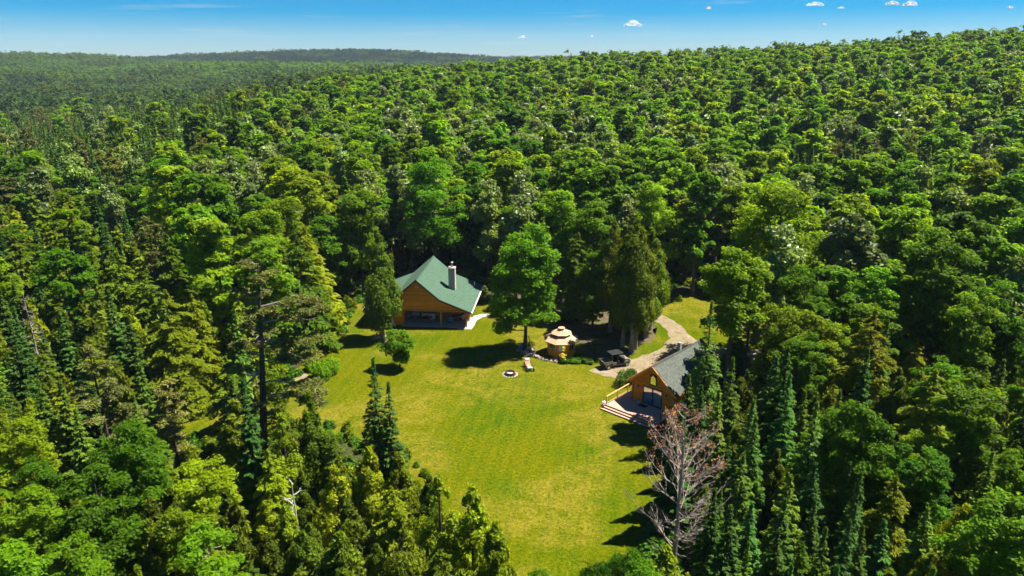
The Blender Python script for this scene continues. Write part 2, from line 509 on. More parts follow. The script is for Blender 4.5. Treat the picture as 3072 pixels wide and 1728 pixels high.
def terrain(x, y):
    x = np.asarray(x, float); y = np.asarray(y, float)
    w = np.clip(0.46 + x / 620.0, 0, 1.05)
    up = smooth((y - 118) / 330.0) * (1 - 0.75 * smooth((y - 480) / 500.0))
    h = 33.5 * w * up
    h = h - 9 * smooth((-x - 84 - 0.15 * (y - 150)) / 70.0) * smooth((y - 140) / 110.0) * (1 - smooth((y - 800) / 400.0))
    h = h + 1.5 * np.sin(x * 0.021 + 1.0) * np.sin(y * 0.017) * smooth((y - 140) / 200)
    h = h + 31 * gauss(x, y, -1000, 1500, 330, 300)
    h = h + 33 * gauss(x, y, -690, 2050, 470, 240) + 28 * gauss(x, y, -300, 2150, 360, 260) + 24 * gauss(x, y, -1500, 2250, 420, 300)
    h = h + 17 * gauss(x, y, -430, 1150, 130, 130) + 14 * gauss(x, y, -250, 1050, 100, 120) + 12 * gauss(x, y, -700, 900, 160, 160)
    h = h + 36 * smooth((y - 2500) / 700)
    return h

def grid_axis(parts):
    out = []
    for a, b, s in parts: out += list(np.arange(a, b, s))
    return np.array(out + [parts[-1][1]])
gx = grid_axis([(-3200, -500, 90), (-500, -120, 20), (-120, 120, 8), (120, 500, 20), (500, 2400, 90)])
gy = grid_axis([(-120, 115, 8), (115, 520, 12), (520, 3600, 60)])
XX, YY = np.meshgrid(gx, gy)
ZZ = terrain(XX, YY)
vv = np.stack([XX.ravel(), YY.ravel(), ZZ.ravel()], 1)
nx, ny = len(gx), len(gy)
idx = np.arange(nx * ny).reshape(ny, nx)
ff = np.stack([idx[:-1, :-1].ravel(), idx[:-1, 1:].ravel(), idx[1:, 1:].ravel(), idx[1:, :-1].ravel()], 1)
me = bpy.data.meshes.new('ground')
me.from_pydata(vv.tolist(), [], ff.tolist())
me.materials.append(M_FLOOR)
me.polygons.foreach_set('use_smooth', [True] * len(me.polygons))
tag(link_mesh('ground', me), kind='structure')

def cam_ground(u, v, z=0.0):
    """ground point seen at (u, v) of the 2576 px wide photograph"""
    px, py = u / 2.515625, v / 2.515625
    x, y = (px - 512) / FPX, -(py - 288) / FPX
    d = (x, math.cos(PITCH) + y * math.sin(PITCH), -math.sin(PITCH) + y * math.cos(PITCH))
    t = (z - CAM_H) / d[2]
    return (d[0] * t, d[1] * t)

def proj(X, Y, Z):
    dz = Z - CAM_H
    depth = Y * math.cos(PITCH) - dz * math.sin(PITCH)
    up = Y * math.sin(PITCH) + dz * math.cos(PITCH)
    return (512 + FPX * X / depth) * 2.515625, (288 - FPX * up / depth) * 2.515625, depth

def in_poly(p, poly):
    x, y = p
    c = False
    n = len(poly)
    for i in range(n):
        x0, y0 = poly[i]; x1, y1 = poly[i - 1]
        if (y0 > y) != (y1 > y) and x < (x1 - x0) * (y - y0) / (y1 - y0) + x0: c = not c
    return c

def ragged(poly, amp, step, seed):
    """the outline with points pushed a little to either side of each edge (corners stay), so that it never crosses itself"""
    rnd = random.Random(seed)
    out = []
    for i in range(len(poly)):
        a, b = Vector((*poly[i], 0)), Vector((*poly[(i + 1) % len(poly)], 0))
        d = b - a
        nrm = Vector((-d.y, d.x, 0)).normalized()
        n = max(1, int(d.length / step))
        for k in range(n):
            p = a.lerp(b, k / n)
            if k: p = p + nrm * rnd.uniform(-amp, amp) * min(1.0, 2.0 * min(k, n - k) / n + 0.25)
            out.append((p.x, p.y))
    return out

def sheet(name, poly, z, m, amp=0.35, step=1.2, seed=1):
    bm = bmesh.new()
    vs = [bm.verts.new((x, y, z)) for x, y in ragged(poly, amp, step, seed)]
    bm.faces.new(vs)
    bmesh.ops.triangulate(bm, faces=bm.faces[:])
    bmesh.ops.recalc_face_normals(bm, faces=bm.faces[:])
    for f in bm.faces:
        if f.normal.z < 0: f.normal_flip()
    me = bpy.data.meshes.new(name)
    bm.to_mesh(me); bm.free()
    me.materials.append(m)
    return tag(link_mesh(name, me), kind='structure')

LAWN = [(-2, 36), (-3.5, 44), (-8, 49), (-9.5, 55), (-13, 61), (-20, 64), (-26, 66), (-30, 61.5), (-37, 61), (-39.5, 66), (-36, 73), (-30, 75),
        (-27, 82), (-26.5, 92), (-27, 106), (-20, 110), (-7, 111), (2, 108), (10, 106), (15, 108), (22, 110), (38, 110), (46, 99), (44, 86),
        (36, 80), (26, 82), (21, 78), (13, 70), (16, 64), (14.5, 58), (13.5, 52), (11, 48), (11.5, 40), (9, 36)]
sheet('lawn', LAWN, 0.010, M_GRASS, 0.5, 1.5, 3)
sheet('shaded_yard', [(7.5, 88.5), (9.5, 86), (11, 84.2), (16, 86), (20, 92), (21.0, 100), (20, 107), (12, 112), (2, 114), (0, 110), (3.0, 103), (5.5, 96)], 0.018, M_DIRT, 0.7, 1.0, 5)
DRIVE = [(9.6, 80.9), (10.6, 79.9), (12.8, 78.4), (14.2, 76.2), (17.0, 78.9), (20.5, 82.5), (26, 83.6), (33, 82.8), (44, 83.5), (60, 86), (60, 90), (44, 88), (33, 87.5), (28, 88.5),
         (25.6, 91), (24.6, 97), (22.6, 101.6), (18.6, 106), (12, 110.4), (7, 113.0), (4, 112.0), (9, 109), (15, 105.5), (19.9, 101.4), (21.9, 96.8), (22.2, 91.6), (19.6, 87.4), (15.6, 84.3), (11.8, 82.6)]
sheet('driveway', DRIVE, 0.026, M_GRAVEL, 0.30, 0.7, 7)
_ca = [cam_ground(*p) for p in ((705, 940), (735, 934), (768, 938), (775, 952), (740, 960), (705, 956))]
sheet('bare_sand_patch', _ca, 0.018, M_GRAVEL, 0.25, 0.6, 9)
sheet('bare_soil', [(-19.6, 91.2), (-17.2, 90.3), (-16.2, 91.4), (-16.9, 92.8), (-19.4, 92.8)], 0.018, M_GRAVEL, 0.2, 0.5, 11)

# ------------------------------------------------------------------ buildings
def roof_slab(name, a, b, c, d, m, parent, thick=0.14, course=0.17):
    """a-b lower edge, d-c upper edge; shingle courses that overlap like real ones, on a slab"""
    a, b, c, d = map(Vector, (a, b, c, d))
    nrm = (b - a).cross(d - a).normalized()
    if nrm.z < 0: nrm = -nrm
    L = ((d - a).length + (c - b).length) / 2
    n = max(1, int(L / course))
    me = bpy.data.meshes.new(name)
    v, f, uv = [], [], []
    W = (b - a).length
    for i in range(n):
        t0, t1 = i / n, (i + 1) / n
        p = [a.lerp(d, t0) + nrm * 0.018, b.lerp(c, t0) + nrm * 0.018, b.lerp(c, t1) + nrm * 0.002, a.lerp(d, t1) + nrm * 0.002]
        k = len(v)
        v += [tuple(q) for q in p]
        f.append((k, k + 1, k + 2, k + 3)); uv += [(0, i * .17), (W, i * .17), (W, (i + 1) * .17), (0, (i + 1) * .17)]
        lo = [p[0] - nrm * 0.018, p[1] - nrm * 0.018]
        k = len(v)
        v += [tuple(lo[0]), tuple(lo[1]), tuple(p[1]), tuple(p[0])]
        f.append((k, k + 1, k + 2, k + 3)); uv += [(0, i * .17 + .01)] * 4
    k = len(v)
    q = [a, b, c, d]
    v += [tuple(x) for x in q] + [tuple(x - nrm * thick) for x in q]
    for face in ((k + 4, k + 7, k + 6, k + 5), (k, k + 4, k + 5, k + 1), (k + 1, k + 5, k + 6, k + 2), (k + 2, k + 6, k + 7, k + 3), (k + 3, k + 7, k + 4, k)):
        f.append(face); uv += [(0, 0.01)] * 4
    me.from_pydata(v, [], f)
    me.materials.append(m)
    u = me.uv_layers.new(name='UVMap')
    u.data.foreach_set('uv', [x for p in uv for x in p])
    me.update()
    return link_mesh(name, me, parent)

def log_course(x0, x1, y, z0, z1, d=0.09):
    """one rounded siding log along x, facing -y"""
    mb = MB()
    h = z1 - z0
    prof = [(y + 0.02, z0 + 0.008), (y - d * 0.55, z0 + h * 0.10), (y - d, z0 + h * 0.38), (y - d, z0 + h * 0.62), (y - d * 0.55, z0 + h * 0.90), (y + 0.02, z1 - 0.008)]
    mb.prism(prof, 'x', x0, x1)
    return mb

def log_wall(parent, spans, y, z0, z1, step, holes=(), name='siding_log', M=None):
    """courses of logs clipped to spans(z) -> (x0, x1), with rectangular holes (x0, x1, z0, z1); M places the wall in the building"""
    z = z0
    while z < z1 - 0.02:
        zt = min(z + step, z1)
        sp = spans((z + zt) / 2)
        segs = [sp] if sp and sp[1] - sp[0] > 0.05 else []
        for hx0, hx1, hz0, hz1 in holes:
            if zt > hz0 + 0.03 and z < hz1 - 0.03:
                ns = []
                for s0, s1 in segs:
                    if hx0 > s0 and hx1 < s1: ns += [(s0, hx0), (hx1, s1)]
                    elif hx1 <= s0 or hx0 >= s1: ns.append((s0, s1))
                    elif hx0 <= s0 and hx1 < s1: ns.append((hx1, s1))
                    elif hx0 > s0: ns.append((s0, hx0))
                segs = ns
        for s0, s1 in segs:
            if s1 - s0 < 0.04: continue
            o = log_course(s0, s1, y, z, zt).build(name, M_LOG, parent)
            if M is not None:
                o.data.transform(M)
        z = zt

# ---- the green-roofed log house
HX, HY, HR = -13.7, 96.4, R(-5.0)
house = empty('log_house', (HX, HY, 0), HR, 'orange log house with a green shingle roof, stone chimney and open patio under its gable', 'house')
RIDGE, KX, KZ, EX, EZ = 7.25, 3.35, 4.34, 7.95, 2.50
def roof_z(x):
    x = abs(x)
    return RIDGE - (RIDGE - KZ) * x / KX if x < KX else KZ - (KZ - EZ) * (x - KX) / (EX - KX)
def roof_half(z):
    z = z + 0.16
    if z >= RIDGE: return 0
    return (RIDGE - z) / (RIDGE - KZ) * KX if z > KZ else KX + (KZ - z) / (KZ - EZ) * (EX - KX)
FY0, FY1 = -0.55, 12.6
for s in (-1, 1):
    roof_slab('roof', (s * KX, FY0, KZ), (s * KX, FY1, KZ), (0, FY1, RIDGE), (0, FY0, RIDGE), M_GREENROOF, house)
    roof_slab('roof', (s * EX, FY0, EZ), (s * EX, FY1, EZ), (s * KX, FY1, KZ), (s * KX, FY0, KZ), M_GREENROOF, house)
ob = MB()
for s in (-1, 1):
    ob.cbox((s * 0.09, (FY0 + FY1) / 2, RIDGE - 0.045), (0.24, FY1 - FY0 + 0.02, 0.03), ry=s * math.atan2(RIDGE - KZ, KX))
ob.build('ridge_cap', M_GREENROOF, house)
# fascia boards along both gables, drip edge and gutter
for y in (FY0 - 0.03, FY1 + 0.03):
    for s in (-1, 1):
        for (x0, z0, x1, z1) in ((0, RIDGE, KX, KZ), (KX, KZ, EX, EZ)):
            ln = math.hypot(x1 - x0, z1 - z0)
            mb = MB(); mb.cbox((s * (x0 + x1) / 2, y, (z0 + z1) / 2 - 0.13), (ln + 0.03, 0.05, 0.22), ry=s * math.atan2(z0 - z1, x1 - x0))
            f = mb.build('fascia_board', M_BROWNTRIM, house)
            mb = MB(); mb.cbox((s * (x0 + x1) / 2, y - 0.004, (z0 + z1) / 2 + 0.012), (ln + 0.03, 0.075, 0.05), ry=s * math.atan2(z0 - z1, x1 - x0))
            mb.build('drip_edge', M_NAVY, f)
for s in (-1, 1):
    MB().box(min(s * EX, s * (EX + 0.13)), max(s * EX, s * (EX + 0.13)), FY0, FY1, EZ - 0.15, EZ - 0.02).build('gutter', M_GUTTER, house)
# gable front of horizontal logs, beam under it
log_wall(house, lambda z: (-roof_half(z + 0.1), roof_half(z + 0.1)), 0.1, 2.62, 7.1, 0.205)
MB().box(-7.2, 7.25, -0.02, 0.22, 2.36, 2.61).build('beam', M_POST, house)
MB().box(7.0, 7.25, 0.24, 4.0, 2.2, 2.40).build('beam', M_POST, house)
# porch posts
for x, y, z in ((7.1, 0.1, 2.35), (7.13, 2.5, 2.2), (3.38, 0.1, 2.35), (-2.15, 0.1, 2.35)):
    MB().box(x - 0.11, x + 0.11, y - 0.11, y + 0.11, 0.1, z).build('porch_post', M_POST, house, bevel=0.015)
# body behind the patio: recessed wall, right wall, rear
MB().box(-6.7, 6.7, 4.35, 12.0, 0.05, 2.5).build('wall', M_DARKWOOD, house)
dr_holes = [(-1.75, -0.75, 0.0, 2.2), (0.35, 2.3, 0.95, 2.15), (2.75, 3.9, 0.95, 2.15), (4.7, 6.0, 0.9, 2.2)]
log_wall(house, lambda z: (-6.8, 6.8), 4.25, 0.1, 2.5, 0.2, holes=dr_holes)
Mr = Matrix.Translation((6.72, 4.2, 0)) @ Matrix.Rotation(R(90), 4, 'Z')
log_wall(house, lambda z: (0.1, 7.8), -0.1, 0.1, 2.5, 0.2, holes=[(2.2, 3.3, 0.9, 2.1)], M=Mr)
Ml = Matrix.Translation((-6.72, 12.1, 0)) @ Matrix.Rotation(R(-90), 4, 'Z')
log_wall(house, lambda z: (0.1, 7.8), -0.1, 0.1, 2.7, 0.2, holes=[(3.2, 4.3, 0.9, 2.1)], M=Ml)
for k in range(10):   # log ends that stick out at the corner beside the patio
    MB().tube([(6.9, 4.02, 0.2 + k * 0.22), (7.16, 4.02, 0.2 + k * 0.22)], 0.085, 8).build('log_end', M_POST, house)
# rear gable
log_wall(house, lambda z: (-roof_half(z + 0.1), roof_half(z + 0.1)), 0.0, 2.55, 7.1, 0.205, M=Matrix.Translation((0, 12.0, 0)) @ Matrix.Rotation(R(180), 4, 'Z'))
dw = MB().box(-1.78, -0.72, 4.10, 4.2, 0.1, 2.22).build('door', M_WHITE, house)
MB().box(-1.62, -0.88, 4.085, 4.115, 0.95, 2.08).build('blind', M_BLIND, dw)
MB().lathe([(0.035, 0), (0.035, 0.06)], 8, (-0.84, 4.07, 1.0)).build('handle', M_STEEL, dw)
for (x0, x1, z0, z1) in dr_holes[1:]:
    wf = MB().box(x0, x1, 4.15, 4.25, z0, z0 + 0.07).box(x0, x1, 4.15, 4.25, z1 - 0.07, z1).box(x0, x0 + 0.07, 4.15, 4.25, z0 + .07, z1 - .07).box(x1 - 0.07, x1, 4.15, 4.25, z0 + .07, z1 - .07).box((x0 + x1) / 2 - .03, (x0 + x1) / 2 + .03, 4.16, 4.25, z0 + .07, z1 - .07).build('window', M_DARKWOOD, house)
    for (p0, p1) in ((x0 + .07, (x0 + x1) / 2 - .03), ((x0 + x1) / 2 + .03, x1 - .07)):
        MB().box(p0, p1, 4.19, 4.21, z0 + .07, z1 - .07).build('pane', M_DARKGLASS, wf)
for sgn, yy in ((1, 6.9), (-1, 8.35)):
    wf = MB().box(min(sgn * 6.70, sgn * 6.86), max(sgn * 6.70, sgn * 6.86), yy - .5, yy + .5, 0.92, 2.08).build('window', M_WHITE, house)
    MB().box(min(sgn * 6.8, sgn * 6.87), max(sgn * 6.8, sgn * 6.87), yy - .42, yy + .42, 1.0, 2.0).build('pane', M_DARKGLASS, wf)
# log store room on the left, under its own little lean-to roof
log_wall(house, lambda z: (-6.9, -2.35), 0.02, 0.05, 2.35, 0.2)
Ms = Matrix.Translation((-2.36, 0.0, 0)) @ Matrix.Rotation(R(90), 4, 'Z')
log_wall(house, lambda z: (0.05, 4.1), -0.02, 0.05, 2.35, 0.2, M=Ms)
roof_slab('lean_to_roof', (-7.3, -1.25, 2.62), (-2.25, -1.25, 2.62), (-2.25, -0.02, 3.12), (-7.3, -0.02, 3.12), M_GREENROOF, house)
MB().box(-7.3, -2.25, -1.3, -1.255, 2.42, 2.62).build('fascia_board', M_BROWNTRIM, house)
# patio slab, swept out to the walk at the right
MB().box(-2.3, 7.45, -0.3, 4.2, -0.3, 0.10).build('patio_slab', M_CONC, house)
wk = [(7.46, -0.55), (8.1, 0.5), (8.2, 3.0), (8.9, 4.4), (9.9, 5.0), (9.8, 5.9), (8.4, 5.6), (7.47, 4.8)]
MB().prism(wk, 'z', -0.3, 0.085).build('concrete_walk', M_CONC, house)
MB().prism([(5.9, -0.85), (7.9, -0.75), (8.1, 0.3), (7.46, -0.5), (7.46, -0.31), (5.9, -0.31)], 'z', -0.3, 0.06).build('patio_apron', M_CONC, house)
# stone chimney on the right slope
chx, chy, cw = 4.15, 5.9, 0.92
ch = MB().box(chx - cw / 2 + .05, chx + cw / 2 - .05, chy - cw / 2 + .05, chy + cw / 2 - .05, 3.4, 7.28).build('chimney', M_MORTAR, house)
rs = random.Random(4)
st = MB()
z = 3.6
while z < 7.2:
    hh = rs.uniform(0.13, 0.22)
    for side in range(4):
        t = -cw / 2
        while t < cw / 2 - 0.02:
            wd = min(rs.uniform(0.16, 0.34), cw / 2 - t)
            if cw / 2 - t - wd < 0.08: wd = cw / 2 - t
            e = rs.uniform(0, 0.035)
            c0 = Vector((t + wd / 2, -cw / 2 + 0.03 - e, 0))
            M = Matrix.Rotation(side * math.pi / 2, 3, 'Z')
            p = M @ c0
            st.cbox((chx + p.x, chy + p.y, z + hh / 2), (wd - 0.02, 0.12, hh - 0.02), rz=side * math.pi / 2 + rs.uniform(-.04, .04))
            t += wd
    z += hh
tag(st.build('chimney_stones', M_STONE, ch, bevel=0.012), kind='stuff')
MB().box(chx - .55, chx + .55, chy - .55, chy + .55, 7.28, 7.37).build('chimney_cap', M_CONC, ch)
MB().lathe([(0.14, 7.37), (0.14, 8.0)], 14, (chx, chy, 0)).build('flue_pipe', M_STEEL, house)
MB().lathe([(0.17, 8.02), (0.27, 8.06), (0.24, 8.16), (0.05, 8.26)], 14, (chx, chy, 0)).build('flue_cap', M_STEEL, house)
MB().lathe([(0.04, 3.15), (0.04, 3.75)], 8, (6.9, 10.5, 0)).build('vent_pipe', M_WHITE, house)
fl = MB().box(-0.15, 0.15, -0.06, 0.0, 6.05, 6.12).build('flood_light', M_WHITE, house)
for s in (-1, 1):
    MB().tube([(s * 0.12, -0.06, 6.08), (s * 0.2, -0.22, 6.0)], [0.05, 0.09], 8).build('lamp_head', M_WHITE, fl)

def hloc(x, y, z=0.0):
    v = Matrix.Rotation(HR, 3, 'Z') @ Vector((x, y, 0))
    return (HX + v.x, HY + v.y, z)

# ---- things on the patio
t = empty('chest_freezer', hloc(0.95, 3.1, 0.1), HR, 'white chest freezer against the back wall of the shaded patio', 'freezer')
MB().box(-0.95, 0.95, -0.36, 0.36, 0.04, 0.80).build('cabinet', M_WHITE, t, bevel=0.02)
MB().box(-0.97, 0.97, -0.38, 0.38, 0.815, 0.92).build('lid', M_WHITE, t, bevel=0.02)
MB().box(-0.2, 0.2, -0.42, -0.385, 0.83, 0.87).build('handle', M_STEEL, t)
MB().box(0.45, 0.85, -0.375, -0.362, 0.35, 0.72).build('front_panel', M_BLIND, t)
t = empty('patio_table', hloc(1.0, 1.55, 0.1), 0, 'round dark patio table in front of the white freezer', 'table')
MB().lathe([(0.78, 0.70), (0.80, 0.72), (0.80, 0.74), (0.78, 0.76)], 24).build('table_top', M_RUSTMETAL, t)
for k in range(4):
    a = k * math.pi / 2 + .4
    MB().tube([(0.55 * math.cos(a), 0.55 * math.sin(a), 0), (0.4 * math.cos(a), 0.4 * math.sin(a), 0.70)], 0.025, 6).build('leg', M_BLACK, t)
t = empty('red_kettle', hloc(1.45, 1.25, 0.87), 0, 'shiny red kettle standing on the round patio table', 'kettle')
MB().lathe([(0.12, 0), (0.2, 0.06), (0.21, 0.16), (0.15, 0.26), (0.05, 0.29)], 16).build('body', M_RED, t, smooth=True)
MB().lathe([(0.06, 0.29), (0.06, 0.32), (0.02, 0.36)], 10).build('lid', M_WHITE, t)
MB().tube([(0.17, 0, 0.14), (0.28, 0, 0.2), (0.32, 0, 0.27)], [0.045, 0.03, 0.022], 8).build('spout', M_RED, t)
MB().tube([(-0.15, 0, 0.22), (-0.12, 0, 0.42), (0.12, 0, 0.42), (0.15, 0, 0.22)], 0.016, 6).build('handle', M_BLACK, t)

def chair(name, loc, rz, m, label, slats=True):
    t = empty(name, loc, rz, label, 'chair')
    MB().box(-0.27, 0.27, -0.27, 0.25, 0.42, 0.47).build('seat', m, t)
    for sx in (-1, 1):
        MB().box(sx * 0.25 - .025, sx * 0.25 + .025, -0.25, -0.20, 0, 0.42).build('leg', m, t)
        MB().box(sx * 0.25 - .025, sx * 0.25 + .025, 0.20, 0.25, 0, 0.42).build('leg', m, t)
        MB().box(sx * 0.29 - .03, sx * 0.29 + .03, -0.28, 0.24, 0.64, 0.67).box(sx * 0.29 - .02, sx * 0.29 + .02, -0.26, -0.22, 0.42, 0.64).build('armrest', m, t)
        MB().cbox((sx * 0.245, 0.30, 0.78), (0.045, 0.045, 0.65), rx=R(-10)).build('back_post', m, t)
    for k in range(4):
        MB().cbox((0, 0.27 + k * .025, 0.62 + k * 0.14), (0.46, 0.02, 0.09), rx=R(-10)).build('slat', m, t)
    return t
chair('wooden_armchair', hloc(2.75, 3.0, 0.1), R(10), M_TAN, 'brown wooden armchair with a slatted back beside the white freezer')
chair('white_garden_chair', hloc(-3.55, -0.85, 0.0), R(40), M_WHITE, 'white slatted garden chair outside the log store under the cedar')
t = empty('upholstered_armchair', hloc(-1.55, 1.75, 0.1), R(55), 'mottled grey upholstered armchair at the left end of the patio', 'chair')
MB().box(-0.42, 0.42, -0.4, 0.3, 0.12, 0.45).build('seat', M_GREYCLOTH, t, bevel=0.05)
MB().cbox((0, 0.36, 0.62), (0.8, 0.22, 0.85), rx=R(-8)).build('backrest', M_GREYCLOTH, t, bevel=0.06)
for s in (-1, 1):
    MB().box(s * 0.5 - .1, s * 0.5 + .1, -0.4, 0.3, 0.1, 0.62).build('armrest', M_GREYCLOTH, t, bevel=0.05)
for sx in (-1, 1):
    for sy in (-1, 1):
        MB().box(sx * .4 - .03, sx * .4 + .03, sy * .25 - .1, sy * .25 - .04, 0, 0.12).build('foot', M_DARKWOOD, t)
def grill(loc, rz, label, m):
    t = empty('barbecue_grill', loc, rz, label, 'grill')
    MB().box(-0.4, 0.4, -0.26, 0.26, 0.1, 0.68).build('cabinet', M_BLACK, t)
    MB().prism([(-0.30, 0.70), (0.30, 0.70), (0.30, 0.86), (0.16, 1.04), (-0.14, 1.06), (-0.30, 0.88)], 'x', -0.46, 0.46).build('hood', m, t, bevel=0.02)
    MB().tube([(-0.3, -0.36, 0.84), (0.3, -0.36, 0.84)], 0.018, 6).build('handle', M_STEEL, t)
    for s in (-1, 1):
        MB().box(s * 0.64 - .17, s * 0.64 + .17, -0.22, 0.22, 0.70, 0.735).build('side_shelf', M_STEEL, t)
        MB().tube([(s * 0.34, -0.16, 0.07), (s * 0.40, -0.16, 0.07)], 0.07, 10).build('wheel', M_RUBBER, t)
grill(hloc(5.15, 2.1, 0.1), R(20), 'black barbecue grill by the middle post, nearest the blue tarp', M_BLACK)
grill(hloc(6.05, 2.9, 0.1), R(65), 'smaller dark grill set behind the other one, close to the log wall', M_RUSTMETAL)
t = empty('folded_tarp', hloc(4.35, 1.8, 0.1), R(20), 'blue tarp draped over a low box beside the middle patio post', 'tarp')
MB().prism([(-0.3, 0), (0.3, 0), (0.27, 0.6), (0.1, 0.9), (-0.15, 0.94), (-0.27, 0.7)], 'y', -0.28, 0.28).build('tarp_cover', M_BLUE, t, bevel=0.05)
MB().box(-0.36, 0.36, -0.34, 0.34, 0, 0.12).build('box', M_BLACK, t)
MB().tube([(0.12, -0.3, 0.85), (0.34, -0.36, 0.1)], 0.03, 6).build('white_strap', M_WHITE, t)

# ---- the small cabin
CX, CY, CR = 13.67, 72.33, R(-43)
cab = empty('log_cabin', (CX, CY, 0), CR, 'small orange log cabin with a grey-green roof, glass sliding door and corner deck', 'cabin')
CW, CL = 5.2, 9.8
PX, PZ, CE, CEZ = 2.6, 5.42, 0.55, 2.78
SL = (PZ - CEZ) / (PX + CE)
def cab_half(z): return max(0.0, (PZ - 0.17 - z) / SL)
MB().box(0.1, CW - 0.1, 0.15, CL - 0.15, -0.2, 2.7).build('wall', M_DARKWOOD, cab)
holes = [(1.30, 3.80, 0.42, 2.62), (2.12, 2.98, 2.92, 4.22)]
log_wall(cab, lambda z: (max(0.0, PX - cab_half(z + .09)), min(CW, PX + cab_half(z + .09))), 0.08, 0.0, 5.2, 0.175, holes=holes)
log_wall(cab, lambda z: (0.02, CL - 0.02), -0.06, 0.0, 2.72, 0.175, holes=[(4.2, 5.2, 1.0, 2.0)], M=Matrix.Translation((CW - 0.06, 0, 0)) @ Matrix.Rotation(R(90), 4, 'Z'))
log_wall(cab, lambda z: (0.02, CL - 0.02), -0.06, 0.0, 2.72, 0.175, holes=[(4.2, 5.2, 1.0, 2.0)], M=Matrix.Translation((0.06, CL, 0)) @ Matrix.Rotation(R(-90), 4, 'Z'))
log_wall(cab, lambda z: (max(-CW, -PX - cab_half(z + .09)), min(0.0, -PX + cab_half(z + .09))), 0.0, 0.0, 5.2, 0.175, M=Matrix.Translation((0, CL, 0)) @ Matrix.Rotation(R(180), 4, 'Z'))
for x in (-0.03, CW + 0.03):
    MB().box(x - 0.09, x + 0.09, -0.09, 0.09, 0, 2.7).build('corner_board', M_POST, cab)
for s, xe in ((-1, -CE), (1, CW + CE)):
    roof_slab('roof', (xe, -0.6, CEZ), (xe, CL + 0.5, CEZ), (PX, CL + 0.5, PZ), (PX, -0.6, PZ), M_GREYROOF, cab)
    for y in (-0.63, CL + 0.53):
        ln = math.hypot(PX + CE, PZ - CEZ)
        MB().cbox(((xe + PX) / 2, y, (PZ + CEZ) / 2 - 0.12), (ln, 0.05, 0.24), ry=s * math.atan2(PZ - CEZ, PX + CE)).build('fascia_board', M_LOG if y < 0 else M_BROWNTRIM, cab)
    MB().box(min(xe, xe + s * .1), max(xe, xe + s * .1), -0.6, CL + 0.5, CEZ - 0.16, CEZ - 0.02).build('gutter', M_BROWNTRIM, cab)
rc = MB()
for s in (-1, 1): rc.cbox((PX + s * 0.08, CL / 2, PZ - 0.03), (0.22, CL + 1.1, 0.03), ry=s * math.atan(SL))
rc.build('ridge_cap', M_GREYROOF, cab)
MB().tube([(PX + 0.1, 0.2, PZ - 0.1), (PX + 0.1, 0.2, PZ + 1.0)], 0.018, 6).build('antenna_rod', M_STEEL, cab)
MB().box(PX - 0.9, PX - 0.55, 6.3, 6.65, 4.5, 5.9).build('chimney', M_MORTAR, cab)
# sliding door
dr = MB().box(1.30, 3.80, -0.04, 0.10, 2.50, 2.62).box(1.30, 3.80, -0.04, 0.10, 0.42, 0.52).box(1.30, 1.42, -0.04, 0.10, .52, 2.5).box(3.68, 3.80, -0.04, 0.10, .52, 2.5).box(2.50, 2.60, -0.03, 0.10, .52, 2.5).build('sliding_door', M_NAVY, cab)
for a, b, y in ((1.42, 2.50, 0.0), (2.60, 3.68, 0.03)):
    MB().box(a, b, y, y + 0.012, 0.52, 2.5).build('pane', M_CLEAR, dr)
bl = MB()
for k in range(22):
    x = 1.45 + k * 0.101
    if 2.48 < x + .04 < 2.62: continue
    bl.cbox((x + 0.05, 0.10, 1.5), (0.09, 0.008, 1.92), rz=R(28))
tag(bl.build('vertical_blind', M_BLIND, dr), kind='stuff')
MB().box(1.34, 3.76, 0.135, 0.148, 0.45, 2.6).build('room_back', M_DARKWOOD, dr)
MB().box(2.52, 2.58, -0.09, -0.03, 1.3, 1.55).build('handle', M_STEEL, dr)
# house-shaped window up in the gable
pw = [(2.20, 3.00), (2.90, 3.00), (2.90, 3.75), (2.55, 4.12), (2.20, 3.75)]
po = [(2.10, 2.90), (3.00, 2.90), (3.00, 3.80), (2.55, 4.26), (2.10, 3.80)]
pf = MB()
for i in range(5):
    j = (i + 1) % 5
    pf.prism([po[i], po[j], pw[j], pw[i]], 'y', -0.07, 0.06)
wf = pf.build('gable_window', M_NAVY, cab)
MB().prism(pw, 'y', -0.01, 0.01).build('pane', M_MIRROR, wf)
for x in (0.72, 4.30):
    lm = MB().box(x - .07, x + .07, -0.13, -0.02, 2.15, 2.42).build('wall_lantern', M_BLACK, cab)
    MB().box(x - .05, x + .05, -0.22, -0.13, 2.18, 2.36).build('lamp_glass', M_DARKGLASS, lm)
fl = MB().box(2.42, 2.68, -0.10, -0.03, 4.72, 4.80).build('flood_light', M_WHITE, cab)
for s in (-1, 1):
    MB().tube([(2.55 + s * .1, -0.08, 4.78), (2.55 + s * .2, -0.24, 4.68)], [0.05, 0.09], 8).build('lamp_head', M_WHITE, fl)
# deck with planks, fascia, two steps
DH = 0.45
dk = empty('deck', (0, 0, 0)); dk.parent = cab
mb = MB().box(0, 1, 0, 1, 0, 1)
pm = mb.mesh('deck_plank', M_DECK)
def plank(x0, x1, y0, y1, z0, z1, parent, m=None):
    if m is not None:
        return MB().box(x0, x1, y0, y1, z0, z1).build('plank', m, parent)
    o = link_mesh('plank', pm, parent)
    o.location = (x0, y0, z0); o.scale = (x1 - x0, y1 - y0, z1 - z0)
    return o
y = -3.28
while y < -0.12:
    plank(-1.4, 5.25, y, y + 0.134, DH - 0.03, DH, dk); y += 0.14
y = -0.05
while y < 1.4:
    plank(-1.4, -0.13, y, y + 0.134, DH - 0.03, DH, dk); y += 0.14
MB().box(-1.38, 5.23, -3.27, -3.23, 0.02, DH - 0.034).build('deck_fascia', M_DECKFACE, dk)
MB().box(-1.39, -1.35, -3.22, 1.4, 0.02, DH - 0.034).build('deck_fascia', M_DECKFACE, dk)
